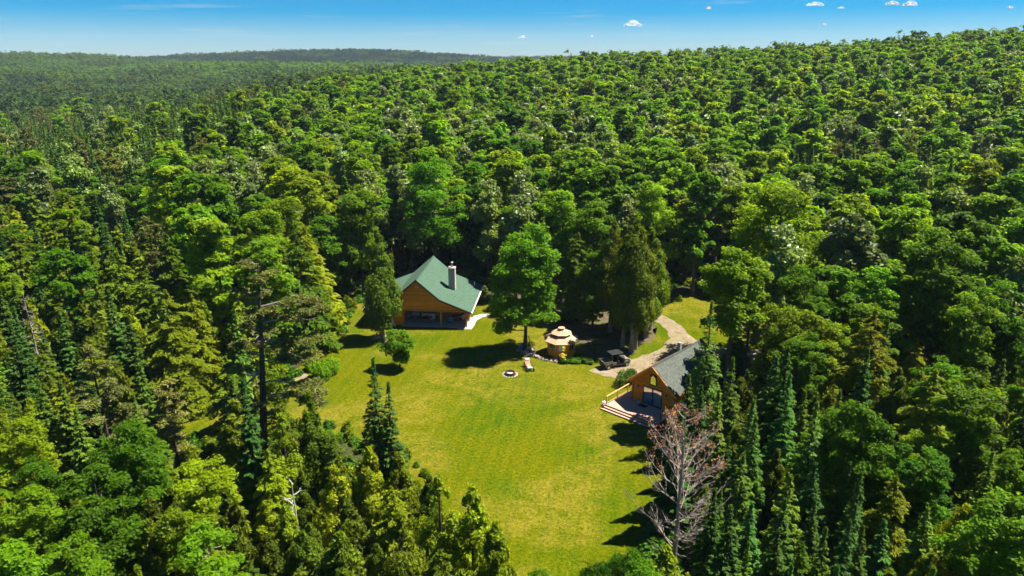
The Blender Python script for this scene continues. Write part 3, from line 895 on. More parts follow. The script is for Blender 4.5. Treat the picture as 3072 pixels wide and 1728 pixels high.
MB().box(5.2, 5.24, -3.22, -0.1, 0.02, DH - 0.034).build('deck_fascia', M_DECKFACE, dk)
for k, (yy, zz) in enumerate(((-3.60, 0.30), (-3.93, 0.15))):
    MB().box(-1.65, 5.25, yy, yy + 0.29, zz - 0.035, zz).build('step_tread', M_DECK, dk)
    MB().box(-1.62, 5.22, yy + 0.03, yy + 0.06, 0.0, zz - 0.038).build('step_riser', M_DECKFACE, dk)
rl = empty('railing', (0, 0, 0)); rl.parent = cab
for yy in (-3.1, -1.0, 1.05):
    MB().box(-1.39, -1.29, yy - .05, yy + .05, DH, DH + 0.95).build('railing_post', M_RAIL, rl)
MB().box(-1.42, -1.26, -3.2, 1.25, DH + 0.95, DH + 0.99).build('handrail', M_RAIL, rl)
MB().box(-1.37, -1.31, -3.05, 1.0, DH + 0.14, DH + 0.18).build('lower_rail', M_RAIL, rl)
for yy in (-2.3, -0.5):
    MB().box(5.05, 5.13, yy - .04, yy + .04, DH, DH + 0.95).build('railing_post', M_BLACK, rl)
MB().box(5.05, 5.13, -2.35, -0.4, DH + 0.95, DH + 0.98).build('handrail', M_BLACK, rl)

def cloc(x, y, z=0.0):
    v = Matrix.Rotation(CR, 3, 'Z') @ Vector((x, y, 0))
    return (CX + v.x, CY + v.y, z)
t = empty('door_mat', cloc(1.85, -0.72, DH + 0.002), CR + R(3), 'black mat lying on the deck before the sliding door', 'mat')
MB().box(-0.5, 0.5, -0.33, 0.33, 0, 0.02).build('mat', M_MAT, t)
MB().box(-0.5, 0.5, -0.33, -0.30, 0.021, 0.03).box(-0.5, 0.5, 0.30, 0.33, 0.021, 0.03).build('rim', M_RUBBER, t)
def pot_plant(name, loc, label, potm, hm, s=1.0, cat='flowerpot'):
    t = empty(name, loc, 0, label, cat)
    MB().lathe([(0.11 * s, 0), (0.16 * s, 0.24 * s), (0.17 * s, 0.26 * s), (0.14 * s, 0.26 * s)], 14).build('pot', potm, t)
    rr = random.Random(name + label)
    mb = MB()
    for k in range(26):
        a, r_, h = rr.uniform(0, 6.28), rr.uniform(0, 0.17) * s, (0.26 + rr.uniform(0, 0.22)) * s
        mb.cbox((r_ * math.cos(a), r_ * math.sin(a), h), (0.1 * s, 0.07 * s, 0.01), rr.uniform(0, 6), rr.uniform(-.9, .9), rr.uniform(-.9, .9))
    mb.build('flowers', hm, t)
pot_plant('flower_pot', cloc(-1.85, -2.9, 0), 'pot of white flowers on the grass outside the deck railing', M_WHITE, M_WHITE, 1.2)
pot_plant('flower_pot', cloc(-1.45, -3.46, 0.30), 'pot of pale lilac flowers on the left end of the deck steps', M_STONE, simple('lilac_petals', (0.62, 0.50, 0.68), 0.8), 0.9)
pot_plant('flower_pot', cloc(1.05, -0.32, DH), 'small white pot on the deck left of the sliding door', M_WHITE, M_GREYCLOTH, 0.75)

# ---- gazebo
GX, GY = 6.5, 86.3
gz = empty('gazebo', (GX, GY, 0), 0, 'octagonal orange wooden gazebo with a two-tier board roof', 'gazebo')
NR = 8
RA = 1.85
def octp(r, k, z): 
    a = -math.pi / 2 + (k + 0.5) * math.pi / 4
    return Vector((r * math.cos(a), r * math.sin(a), z))
MB().lathe([(2.0, 0.0), (2.0, 0.14)], 8).build('floor', M_DECKFACE, gz).rotation_euler = (0, 0, R(22.5))
for k in range(NR):
    MB().tube([octp(RA, k, 0.14), octp(RA, k, 2.15)], 0.075, 6).build('corner_post', M_POST, gz)
    a0, a1 = octp(RA, k - 1, 0), octp(RA, k, 0)
    mid = (a0 + a1) / 2
    ang = math.atan2(a1.y - a0.y, a1.x - a0.x)
    L = (a1 - a0).length - 0.12
    Mx = Matrix.Translation(mid) @ Matrix.Rotation(ang, 4, 'Z')
    nb = 7
    for j in range(nb):   # upright boards below the window
        w_ = L / nb
        MB().box(-L / 2 + j * w_ + .006, -L / 2 + (j + 1) * w_ - .006, -0.03, 0.03, 0.14, 0.95 if 0 < k < 8 else 0.95).build('board', M_LOG, gz).data.transform(Mx)
    MB().box(-L / 2, L / 2, -0.04, 0.04, 1.90, 2.15).build('top_board', M_LOG, gz).data.transform(Mx)
    for sx in (-1, 1):
        MB().box(sx * L / 2 - (.17 if sx > 0 else 0), sx * L / 2 + (.17 if sx < 0 else 0), -0.035, 0.035, 0.955, 1.895).build('side_board', M_LOG, gz).data.transform(Mx)
    W = L - .36
    wf = MB().box(-W / 2, W / 2, -0.045, 0.045, 0.955, 1.01).box(-W / 2, W / 2, -0.045, 0.045, 1.84, 1.895).box(-W / 2, -W / 2 + .05, -0.045, 0.045, 1.01, 1.84).box(W / 2 - .05, W / 2, -0.045, 0.045, 1.01, 1.84).box(-.03, .03, -0.045, 0.045, 1.01, 1.84).build('window', M_POST, gz)
    wf.data.transform(Mx)
    for s in (0, 1):
        g_ = M_MIRROR if k == 0 and s == 1 else (M_BLIND if k == 0 else M_DARKGLASS)
        MB().box(-W / 2 + .05 if s == 0 else .03, -.03 if s == 0 else W / 2 - .05, -0.008, 0.008, 1.01, 1.84).build('pane', g_, wf).data.transform(Mx)
def tier(r0, z0, r1, z1, n, nm):
    """one tier of roof: eight panels of overlapping boards"""
    rt = empty(nm, (0, 0, 0)); rt.parent = gz
    for k in range(NR):
        for j in range(n):
            t0, t1 = j / n, (j + 1) / n
            q = []
            for t_, lift in ((t0, 0.035), (t1, 0.012)):
                r_, z_ = r0 + (r1 - r0) * t_, z0 + (z1 - z0) * t_
                q.append((octp(r_, k - 1, z_ + lift), octp(r_, k, z_ + lift)))
            (a, b), (d, c) = q
            g = 0.006
            a2, b2 = a.lerp(b, g), b.lerp(a, g); d2, c2 = d.lerp(c, g), c.lerp(d, g)
            dn = Vector((0, 0, -0.03))
            MB().add([a2, b2, c2, d2, a2 + dn, b2 + dn, c2 + dn, d2 + dn], [(0, 1, 2, 3), (7, 6, 5, 4), (0, 4, 5, 1), (1, 5, 6, 2), (2, 6, 7, 3), (3, 7, 4, 0)]).build('plank', M_CEDARSHAKE, rt)
    return rt
tier(2.42, 2.12, 1.15, 2.72, 6, 'lower_roof')
tier(1.40, 2.96, 0.36, 3.42, 5, 'upper_roof')
def ring8(r, z0, z1, m, nm):
    v = [octp(r, k, z) for z in (z0, z1) for k in range(8)]
    f = [(k, (k + 1) % 8, 8 + (k + 1) % 8, 8 + k) for k in range(8)] + [tuple(reversed(range(8))), tuple(range(8, 16))]
    return MB().add(v, f).build(nm, m, gz)
ring8(2.36, 2.0, 2.11, M_POST, 'eave_board')
ring8(1.22, 2.66, 2.95, M_DARKWOOD, 'roof_vent_band')
ring8(0.34, 3.36, 3.60, M_DARKWOOD, 'cupola')
ring8(0.46, 3.605, 3.68, M_CEDARSHAKE, 'cupola_cap')
MB().cbox((-0.9, -1.95, 0.07), (1.2, 0.5, 0.14)).build('step', M_DECK, gz)

# ------------------------------------------------------------------ garden things
FXY = (-0.25, 79.7)
t = empty('fire_pit', (*FXY, 0), 0, 'round fire pit with a rusty steel ring on the open lawn', 'fire pit')
mb = MB()
rg = 28
for r_, z0, z1 in ((0.62, 0, 0.36), (0.57, 0.0, 0.36)): pass
v, f = [], []
for r_, z in ((0.64, 0), (0.64, 0.38), (0.58, 0.38), (0.58, 0.03)):
    v += [(r_ * math.cos(2 * math.pi * k / rg), r_ * math.sin(2 * math.pi * k / rg), z) for k in range(rg)]
for i in range(3):
    for k in range(rg): f.append((i * rg + k, i * rg + (k + 1) % rg, (i + 1) * rg + (k + 1) % rg, (i + 1) * rg + k))
MB().add(v, f).build('steel_ring', M_RUSTMETAL, t)
MB().lathe([(0.57, 0.02), (0.4, 0.10), (0.1, 0.14)], 16).build('ash', M_ASH, t)
rr = random.Random(9)
for k in range(5):
    a = rr.uniform(0, 6.28)
    MB().tube([(0.4 * math.cos(a), 0.4 * math.sin(a), 0.16), (-0.35 * math.cos(a + .5), -0.35 * math.sin(a + .5), 0.22)], [0.05, 0.04], 7).build('burnt_log', M_ASH, t)
def rock_mesh(name, seed, m, s=(1, 1, 0.7)):
    bm = bmesh.new(); bmesh.ops.create_icosphere(bm, subdivisions=2, radius=0.5)
    rnd = random.Random(seed)
    ph = [rnd.uniform(0, 6) for _ in range(6)]
    for v in bm.verts:
        d = v.co.normalized()
        k = 1 + 0.16 * math.sin(5 * d.x + ph[0]) + 0.14 * math.sin(6 * d.y + ph[1]) + 0.12 * math.sin(7 * d.z + ph[2]) + rnd.uniform(-.05, .05)
        v.co = Vector((d.x * s[0], d.y * s[1], d.z * s[2])) * 0.5 * k
    me = bpy.data.meshes.new(name); bm.to_mesh(me); bm.free(); me.materials.append(m)
    return me
RM = [rock_mesh('rock', k, M_ROCK) for k in range(4)]
M_PALEROCK = simple('pale_stone', (0.30, 0.25, 0.20), 0.9, var=0.25, scale=3)
PR = [rock_mesh('ring_stone', 10 + k, M_PALEROCK) for k in range(3)]
for k in range(15):
    a = 2 * math.pi * k / 15
    o = link_mesh('ring_stone', PR[k % 3], t)
    o.location = (0.86 * math.cos(a), 0.86 * math.sin(a), 0.03); o.rotation_euler = (0, 0, a); s = rr.uniform(0.2, 0.34); o.scale = (s, s * 1.2, s * 0.7)

# reclining lounge chair on the grass
lp0, lp1 = cam_ground(1322, 915), cam_ground(1338, 940)
t = empty('lounge_chair', ((lp0[0] + lp1[0]) / 2, (lp0[1] + lp1[1]) / 2, 0), math.atan2(lp1[1] - lp0[1], lp1[0] - lp0[0]), 'dark wooden lounge chair with a teal towel on the lawn near the fire pit', 'lounge chair')
for s in (-1, 1):
    MB().box(-1.0, 1.0, s * 0.36 - .03, s * 0.36 + .03, 0.34, 0.42).build('side_rail', M_DARKWOOD, t)
    MB().box(-0.15, 0.75, s * 0.42 - .05, s * 0.42 + .05, 0.66, 0.70).build('armrest', M_DARKWOOD, t)
    MB().box(0.60, 0.67, s * 0.40 - .035, s * 0.40 + .035, 0.0, 0.66).build('leg', M_DARKWOOD, t)
    MB().box(-0.72, -0.65, s * 0.40 - .035, s * 0.40 + .035, 0.0, 0.66).build('leg', M_DARKWOOD, t)
    MB().tube([(0.92, s * 0.40, 0.2), (0.92, s * 0.46, 0.2)], 0.2, 14).build('wheel', M_RUBBER, t)
for k in range(9):
    MB().box(-0.35 + k * 0.145, -0.23 + k * 0.145, -0.33, 0.33, 0.425, 0.45).build('slat', M_TAN, t)
br = MB().cbox((-0.72, 0, 0.74), (0.06, 0.70, 0.86), ry=R(-38)).build('backrest', M_DARKWOOD, t)
for k in range(5):
    MB().cbox((-0.66 - .0, -0.27 + k * 0.135, 0.76), (0.03, 0.11, 0.82), ry=R(-38)).build('slat', M_TAN, br)
MB().cbox((-0.80, 0, 0.97), (0.14, 0.5, 0.26), ry=R(-38)).build('pillow', M_ASH, t, bevel=0.05)
MB().box(0.62, 0.95, -0.3, 0.3, 0.46, 0.52).build('towel', M_TEAL, t, bevel=0.02)

# utility vehicle on the gravel
ux, uy = cam_ground(1546, 921)
ut = empty('utility_vehicle', (ux, uy, 0), R(24), 'dark four-seat utility vehicle with a cargo bed, roof and open sides parked on the gravel', 'utility vehicle')
for sx in (-1.35, 1.35):
    for s in (-1, 1):
        w = MB().tube([(sx, s * 0.56, 0.33), (sx, s * 0.80, 0.33)], 0.33, 18).build('wheel', M_RUBBER, ut, bevel=0.03)
        MB().tube([(sx, s * 0.795, 0.33), (sx, s * 0.815, 0.33)], 0.19, 12).build('rim', M_STEEL, w)
MB().box(-1.9, 1.75, -0.55, 0.55, 0.36, 0.50).build('chassis', M_BLACK, ut)
MB().prism([(1.0, 0.50), (1.95, 0.50), (1.98, 0.75), (1.75, 0.98), (1.05, 1.10)], 'y', -0.66, 0.66).build('hood', M_CAMO, ut, bevel=0.03)
MB().box(-1.95, -0.72, -0.72, 0.72, 0.70, 0.78).box(-1.95, -0.72, -0.74, -0.70, 0.78, 1.08).box(-1.95, -0.72, 0.70, 0.74, 0.78, 1.08).box(-0.76, -0.72, -0.70, 0.70, 0.78, 1.08).build('cargo_bed', M_CAMO, ut)
tgt = MB().box(-1.99, -1.955, -0.70, 0.70, 0.76, 1.08).build('tailgate', M_BLACK, ut)
for s in (-1, 1):
    MB().box(-2.01, -1.99, s * 0.6 - .07, s * 0.6 + .07, 0.85, 0.95).build('tail_light', M_RED, tgt)
    MB().box(1.93, 1.99, s * 0.48 - .12, s * 0.48 + .12, 0.68, 0.78).build('headlight', M_WHITE, ut)
    for sx in (-1.35, 1.35):
        fn = [(sx + 0.44 * math.cos(a), 0.36 + 0.44 * math.sin(a)) for a in [math.pi * k / 8 for k in range(9)]] + [(sx + 0.38 * math.cos(a), 0.36 + 0.38 * math.sin(a)) for a in [math.pi * k / 8 for k in range(8, -1, -1)]]
        mb = MB()
        for k in range(8):
            mb.prism([fn[k], fn[k + 1], fn[16 - k], fn[17 - k]], 'y', *((s * 0.52, s * 0.78) if s > 0 else (s * 0.78, s * 0.52)))
        mb.build('fender', M_CAMO, ut)
    MB().box(-0.70, 1.0, s * 0.68 - .05, s * 0.68 + .05, 0.38, 0.46).build('rocker_panel', M_BLACK, ut)
    MB().box(-0.70, -0.15, s * 0.70 - .025, s * 0.70 + .025, 0.46, 0.86).build('rear_door', M_CAMO, ut)
    MB().tube([(1.08, s * 0.66, 1.05), (0.66, s * 0.60, 1.86), (-0.70, s * 0.60, 1.86), (-0.78, s * 0.66, 0.95)], 0.032, 7).tube([(0.02, s * 0.66, 0.5), (0.0, s * 0.60, 1.86)], 0.032, 7).build('roll_cage', M_BLACK, ut)
MB().prism([(-0.86, 1.88), (0.74, 1.88), (0.86, 1.92), (0.70, 1.97), (-0.80, 1.98), (-0.9, 1.93)], 'y', -0.68, 0.68).build('roof', M_BLACK, ut, bevel=0.02)
MB().box(-0.72, -0.69, -0.62, 0.62, 1.1, 1.85).build('rear_screen', M_DARKGLASS, ut)
MB().cbox((0.88, 0, 1.46), (0.02, 1.16, 0.86), ry=R(-27)).build('windscreen', M_CLEAR, ut)
for x in (-0.42, 0.30):
    st_ = MB().box(x - .25, x + .22, -0.58, 0.58, 0.52, 0.80).build('seat', M_BLACK, ut, bevel=0.04)
    MB().cbox((x - .24, 0, 1.08), (0.12, 1.12, 0.58), ry=R(-10)).build('backrest', M_BLACK, st_, bevel=0.03)
MB().box(0.88, 1.02, -0.6, 0.6, 0.50, 1.06).build('dashboard', M_BLACK, ut)
sw = MB()
cpt = Vector((0.74, 0.3, 1.08))
sw.tube([cpt + Vector((0.10 * math.sin(a) * .5, 0.18 * math.cos(a), 0.16 * math.sin(a))) for a in [2 * math.pi * k / 14 for k in range(15)]], 0.018, 5, False)
sw.tube([cpt, (0.92, 0.3, 0.95)], 0.02, 6)
sw.build('steering_wheel', M_BLACK, ut)

# ladder and tray by the maple trunk, boulders, marker
MX, MY = 1.74, 87.3
t = empty('wooden_ladder', (MX + 0.95, MY - 0.15, 0), R(-8), 'short wooden ladder leaning on the maple trunk in the yard', 'ladder')
for s in (-1, 1):
    MB().tube([(0.05, s * 0.24, 0), (-0.50, s * 0.17, 2.15)], 0.035, 6).build('ladder_rail', M_TAN, t)
for k in range(6):
    q = (k + 0.6) / 6.6
    MB().tube([(0.05 - .55 * q, -0.24 + .07 * q, 2.15 * q), (0.05 - .55 * q, 0.24 - .07 * q, 2.15 * q)], 0.026, 6).build('rung', M_TAN, t)
t = empty('plastic_sled', (MX - 0.85, MY - 0.35, 0), R(20), 'blue grey plastic sled leaning against the left side of the maple trunk', 'sled')
sp = [(-0.30, 0.0), (-0.27, 0.12), (0.27, 0.12), (0.30, 0.0), (0.26, -0.0), (0.24, 0.09), (-0.24, 0.09), (-0.26, 0.0)]
o = MB().prism(sp, 'z', 0, 1.25).build('tray', M_SLATE, t); o.rotation_euler = (0, R(32), R(10))
o = MB().tube([(-0.2, 0.05, 1.25), (0, 0.02, 1.42), (0.2, 0.05, 1.25)], 0.014, 5).build('pull_rope', M_WHITE, t); o.rotation_euler = (0, R(32), R(10))
for k in range(4):
    a = k * 1.57 + .3
rocks = [(1303, 885, .55), (1316, 889, .75), (1324, 890, .9), (1331, 885, .8), (1337, 887, .9), (1340, 893, .75), (1334, 895, .7), (1327, 896, .6), (1346, 897, .6), (1352, 900, .7), (1359, 902, .55), (1366, 905, .5), (1375, 908, .5), (1386, 910, .45), (1398, 911, .55), (1344, 888, .5)]
lab = ['grey boulder lying in the shade right below the sled', 'boulder at the lower left end of the rock pile by the maple', 'broad pinkish boulder at the left of the rock pile', 'uppermost boulder on the left of the rock pile',
       'uppermost boulder on the right of the rock pile', 'rounded boulder at the right foot of the rock pile', 'pale boulder in the front middle of the rock pile', 'lowest boulder at the front of the rock pile', 'edging stone touching the right of the rock pile',
       'second edging stone right of the rock pile', 'third edging stone right of the rock pile', 'fourth edging stone right of the rock pile, halfway to the gazebo', 'fifth edging stone right of the rock pile, below the gazebo',
       'edging stone before the gazebo, second from the yellow flowers', 'edging stone nearest the yellow flowers at the gazebo', 'boulder at the back of the rock pile, nearest the gazebo']
for k, (u, v_, s) in enumerate(rocks):
    x, y = cam_ground(u, v_)
    o = link_mesh('boulder', RM[k % 4])
    o.location = (x, y, s * 0.18 + (0.25 if k in (3, 4) else 0)); o.rotation_euler = (0.2 * math.sin(k), 0.3 * math.cos(k), k * 1.3); o.scale = (s, s * 0.85, s)
    tag(o, lab[k], 'boulder', 'boulders edging the gazebo bed')
mx_, my_ = cam_ground(796, 1006)
t = empty('marker_flag', (mx_, my_, 0), R(15), 'faded orange flag on a thin white stake at the lawn edge by the big pine', 'flag')
MB().tube([(0, 0, 0), (0.18, 0, 1.75)], 0.022, 6).build('stake', M_WHITE, t)
MB().add([(0.03, 0.0, 0.30), (0.95, 0.05, 0.36), (1.0, -0.06, 0.85), (0.5, 0.1, 0.80), (0.09, 0.0, 0.85), (0.5, -0.06, 0.34),
          (0.03, 0.015, 0.30), (0.95, 0.065, 0.36), (1.0, -0.045, 0.85), (0.5, 0.115, 0.80), (0.09, 0.015, 0.85), (0.5, -0.045, 0.34)],
         [(0, 5, 3, 4), (5, 1, 2, 3), (10, 9, 11, 6), (9, 8, 7, 11)]).build('cloth', M_ORANGE, t)
fx, fy = cam_ground(107, 1165)
t = tag(MB().tube([(0, 0, 0.1), (0.7, 0.5, 1.4), (1.1, 0.8, 2.4)], [0.14, 0.12, 0.09], 9).build('birch_log', M_BIRCH), 'white broken birch log leaning among the left firs', 'log')
t.location = (fx, fy, 0)

# ------------------------------------------------------------------ trees
def unit(v):
    return v / np.maximum(np.linalg.norm(v, axis=1, keepdims=True), 1e-9)

def rdir(rg, n):
    return unit(rg.normal(size=(n, 3)))

class Cards:
    """leaf clusters: small folded quads with a 'tint' value each"""
    def __init__(self): self.c, self.n, self.a, self.l, self.w, self.t = [], [], [], [], [], []
    def add(self, c, n, a, l, w, t):
        k = len(c)
        self.c.append(c); self.n.append(n); self.a.append(a)
        for q, s in ((l, self.l), (w, self.w), (t, self.t)): s.append(np.broadcast_to(np.asarray(q, float), (k,)))
    def arrays(self):
        c, n, a = np.concatenate(self.c), unit(np.concatenate(self.n)), np.concatenate(self.a)
        l, w, t = (np.concatenate(x) for x in (self.l, self.w, self.t))
        a = unit(a - n * np.sum(a * n, 1, keepdims=True)); b = np.cross(n, a)
        l, w = l[:, None], w[:, None]
        V = np.stack([c - a * l * .5, c + b * w * .5 + n * w * .22, c + a * l * .5, c - b * w * .5 + n * w * .22], 1).reshape(-1, 3)
        return V, np.repeat(t, 4)

def cards_mesh(name, cards, leafm, wood=None, woodm=None):
    V, T = cards.arrays()
    nc = len(V) // 4
    F = np.arange(nc * 4).reshape(nc, 4)
    me = bpy.data.meshes.new(name)
    if wood is not None and wood.v:
        wv = np.array(wood.v); base = len(V)
        me.from_pydata(np.concatenate([V, wv]).tolist(), [], F.tolist() + [tuple(base + i for i in f) for f in wood.f])
        me.materials.append(leafm); me.materials.append(woodm)
        mi = np.zeros(len(me.polygons), np.int32); mi[nc:] = 1
        me.polygons.foreach_set('material_index', mi)
        T = np.concatenate([T, np.zeros(len(wv))])
    else:
        me.from_pydata(V.tolist(), [], F.tolist())
        me.materials.append(leafm)
    at = me.attributes.new('tint', 'FLOAT', 'POINT')
    at.data.foreach_set('value', np.clip(T, 0, 1).astype(np.float32))
    me.update()
    return me

def broad(rg, H, Rr, zb, n, card, nclump=34, lump=0.30, up=0.75, flat=0.78, lens=1.35, inner=0.25):
    """crown of a broadleaved tree: overlapping clumps of leaves over limbs"""
    cd_, cl = Cards(), []
    ph = rg.random(3) * 6.28
    a0 = rg.random() * 6.28
    nl = int(rg.integers(2, 5))
    lobes_ = [(0.0, 0.0, 1.0, 0.80)] + [(0.42 * Rr * math.cos(a0 + 6.28 * q / nl + rg.uniform(-.4, .4)) * rg.uniform(.8, 1.2), 0.42 * Rr * math.sin(a0 + 6.28 * q / nl), rg.uniform(0.66, 0.96), rg.uniform(0.48, 0.66)) for q in range(nl)]
    for k in range(nclump):
        lx, ly, lh, lrr = lobes_[0] if k % 5 < 2 else lobes_[1 + k % nl]
        top = zb + (H - zb) * lh
        f = rg.uniform(0.04, 0.97) if k % 4 else rg.uniform(0.65, 0.98)
        prof = (f / .42) ** .45 if f < .42 else math.sqrt(max(0.0, 1 - ((f - .42) / .62) ** 2))
        a = rg.random() * 6.28
        asym = 1 + .16 * math.sin(a + ph[0]) + .12 * math.sin(2 * a + ph[1])
        rho = rg.uniform(0.58, 0.95) if rg.random() > inner else rg.uniform(0.05, 0.5)
        lr = Rr * lump * rg.uniform(0.6, 1.3)
        z = min(zb + (top - zb) * f, top - lr * flat * .8)
        cl.append((lx + math.cos(a) * Rr * lrr * rho * prof * asym, ly + math.sin(a) * Rr * lrr * rho * prof * asym, z, lr, rg.uniform(0.1, 0.9)))
    cl = np.array(cl)
    wgt = cl[:, 3] ** 2; wgt /= wgt.sum()
    ki = rg.choice(len(cl), n, p=wgt)
    d = rdir(rg, n)
    dn = d[:, 2] < -0.45; d[dn, 2] *= -0.5; d = unit(d)
    rr_ = cl[ki, 3] * (0.45 + 0.55 * rg.random(n) + 0.45 * rg.random(n) ** 4)
    c = cl[ki, :3] + d * rr_[:, None] * np.array([1, 1, flat])
    c[:, 2] -= 0.12 * np.linalg.norm(c[:, :2], axis=1) * rg.random(n) * 0.5
    nn = unit(d * 0.7 + np.array([0, 0, up]) + rdir(rg, n) * 0.65)
    s = card * rg.uniform(0.55, 1.5, n)
    cd_.add(c, nn, rdir(rg, n), s * lens, s, cl[ki, 4] * 0.45 + 0.55 * rg.random(n))
    return cd_, cl

def conifer(rg, H, Rr, zb, n, card, step=0.5, droop=-0.22, irr=0.26, lift=0.10, power=0.85, lens=2.1, spread=0.62, hang=0.45):
    """whorls of flat drooping sprays round a straight stem"""
    br = []
    z = zb
    while z < H - 0.25:
        f = (H - z) / (H - zb)
        L0 = Rr * f ** power
        nb = max(4, int(5 + 3 * f + rg.integers(0, 2)))
        a0 = rg.random() * 6.28
        for k in range(nb):
            if rg.random() < 0.06 and f > .12: continue
            br.append((z + rg.uniform(-.3, .3) * step, a0 + 6.28 * k / nb + rg.uniform(-.25, .25), max(0.12, L0 * (1 + rg.uniform(-irr, irr))), rg.random()))
        z += step * (0.65 + 0.5 * f)
    br = np.array(br)
    wgt = br[:, 2] ** 1.4 + 0.05; wgt /= wgt.sum()
    ki = rg.choice(len(br), n, p=wgt)
    t = rg.random(n) ** 0.6
    z0, a, L, tn = br[ki].T
    lat = (rg.random(n) - .5) * 2 * spread * L * (1 - t * 0.65) * t
    ox, oy = np.cos(a), np.sin(a)
    x = ox * L * t - oy * lat; y = oy * L * t + ox * lat
    zz = z0 + droop * L * t + lift * L * t ** 3 - hang * np.abs(lat) * .5 + rg.normal(size=n) * 0.04
    c = np.stack([x, y, zz], 1)
    sd = np.sign(lat + 1e-6)
    ax = np.stack([ox - oy * sd * 0.8, oy + ox * sd * 0.8, droop + rg.uniform(-.5, .15, n)], 1)
    nn = np.stack([ox * 0.35, oy * 0.35, np.ones(n)], 1) + rdir(rg, n) * 0.55
    s = card * rg.uniform(0.7, 1.35, n) * (0.55 + 0.45 * np.clip(L / Rr * 1.5, 0, 1))
    cd_ = Cards()
    cd_.add(c, nn, ax, s * lens, s, np.clip(t * 0.55 + 0.25 * tn + 0.3 * rg.random(n) - 0.1, 0, 1))
    m = max(12, n // 60)                         # the leader
    zt = H - rg.random(m) * 0.08 * H
    cd_.add(np.stack([rg.normal(size=m) * .05, rg.normal(size=m) * .05, zt], 1), rdir(rg, m), np.tile([0, 0, 1.], (m, 1)) + rdir(rg, m) * .5, card * 2, card * .8, 0.6)
    return cd_, br

def cedar(rg, H, Rr, zb, n, card, lobes=44, fork=1):
    """dense column of upright flat sprays"""
    cl = []
    for k in range(lobes):
        f = rg.random() ** 1.05
        z = zb + (H - zb) * (0.03 + 0.94 * f)
        prof = Rr * min(1.0, 0.55 + 1.5 * f) * (1 - f) ** 0.62 * 1.18 + 0.08
        a = rg.random() * 6.28
        q = prof * rg.uniform(0.35, 0.85)
        lr = max(0.2, prof * rg.uniform(0.24, 0.46))
        cl.append((q * math.cos(a), q * math.sin(a), z, lr, rg.random()))
    cl = np.array(cl)
    wgt = cl[:, 3] ** 1.8; wgt /= wgt.sum()
    ki = rg.choice(len(cl), n, p=wgt)
    d = rdir(rg, n)
    c = cl[ki, :3] + d * (cl[ki, 3] * (0.45 + 0.6 * rg.random(n) + .4 * rg.random(n) ** 4))[:, None] * np.array([1, 1, 1.5])
    rad = np.stack([c[:, 0], c[:, 1], np.zeros(n)], 1); rad = unit(rad)
    nn = unit(rad * 0.8 + d * 0.6 + np.array([0, 0, 0.25]) + rdir(rg, n) * 0.7)
    ax = np.array([0, 0, 0.75]) + rad * 0.75 + rdir(rg, n) * 0.55
    s = card * rg.uniform(0.65, 1.35, n)
    cd_ = Cards()
    cd_.add(c, nn, ax, s * 1.9, s, cl[ki, 4] * 0.55 + 0.45 * rg.random(n))
    m = max(10, n // 50)
    zt = H - rg.random(m) * 0.12 * H
    cd_.add(np.stack([rg.normal(size=m) * .12, rg.normal(size=m) * .12, zt], 1), rdir(rg, m), np.tile([0, 0, 1.], (m, 1)) + rdir(rg, m) * .4, card * 2, card * .8, 0.7)
    return cd_, cl

def pine(rg, H, Rr, zb, n, card, branches=None, nb=34, tuft=0.85):
    """open crown of long level limbs that carry flat tufts of needles"""
    if branches is None:
        branches = []
        for k in range(nb):
            f = k / nb
            z = zb + (H - zb) * (f ** 0.9)
            L = Rr * (1 - f) ** 0.55 * rg.uniform(0.55, 1.1) * (0.65 + 0.35 * min(1, f * 4))
            branches.append((z, rg.random() * 6.28, max(0.5, L), rg.uniform(-.02, .28), 1.0))
    tf, wood = [], MB()
    for (z, a, L, rise, leafy) in branches:
        o = np.array([math.cos(a), math.sin(a), 0.0])
        pts = [o * L * t + np.array([0, 0, z + rise * L * t ** 1.6 + 0.06 * L * math.sin(5 * t + a)]) for t in (0, .3, .6, .85, 1.0)]
        wood.tube(pts, [0.035 + 0.012 * L, 0.03 + 0.01 * L, 0.03 + .004 * L, 0.025, 0.012], 5, False)
        if leafy <= 0: continue
        nt_ = max(2, int(L * 1.9 * leafy))
        for j in range(nt_):
            t = rg.uniform(0.38, 1.05)
            lat = rg.uniform(-.42, .42) * L * t * 0.6
            p = o * L * t + np.array([-o[1], o[0], 0]) * lat + np.array([0, 0, z + rise * L * t ** 1.6 + rg.uniform(0.05, .28)])
            q = o * L * (t * 0.75) + np.array([0, 0, z + rise * L * (t * .75) ** 1.6])
            wood.tube([q, p], [0.022, 0.01], 4, False)
            tf.append((*p, tuft * rg.uniform(0.55, 1.15) * (0.6 + 0.4 * min(1, L / Rr)), rg.random()))
    tf = np.array(tf)
    wgt = tf[:, 3] ** 2; wgt /= wgt.sum()
    ki = rg.choice(len(tf), n, p=wgt)
    d = rdir(rg, n); d[:, 2] = np.abs(d[:, 2]) * 0.9 - 0.2
    c = tf[ki, :3] + d * (tf[ki, 3] * (0.25 + 0.75 * rg.random(n)))[:, None] * np.array([1, 1, .5])
    s = card * rg.uniform(0.7, 1.3, n)
    cd_ = Cards()
    cd_.add(c, rdir(rg, n) * .8 + np.array([0, 0, .8]), d + np.array([0, 0, .35]) + rdir(rg, n) * .5, s * 2.8, s * .75, tf[ki, 4] * .5 + .5 * rg.random(n))
    return cd_, wood

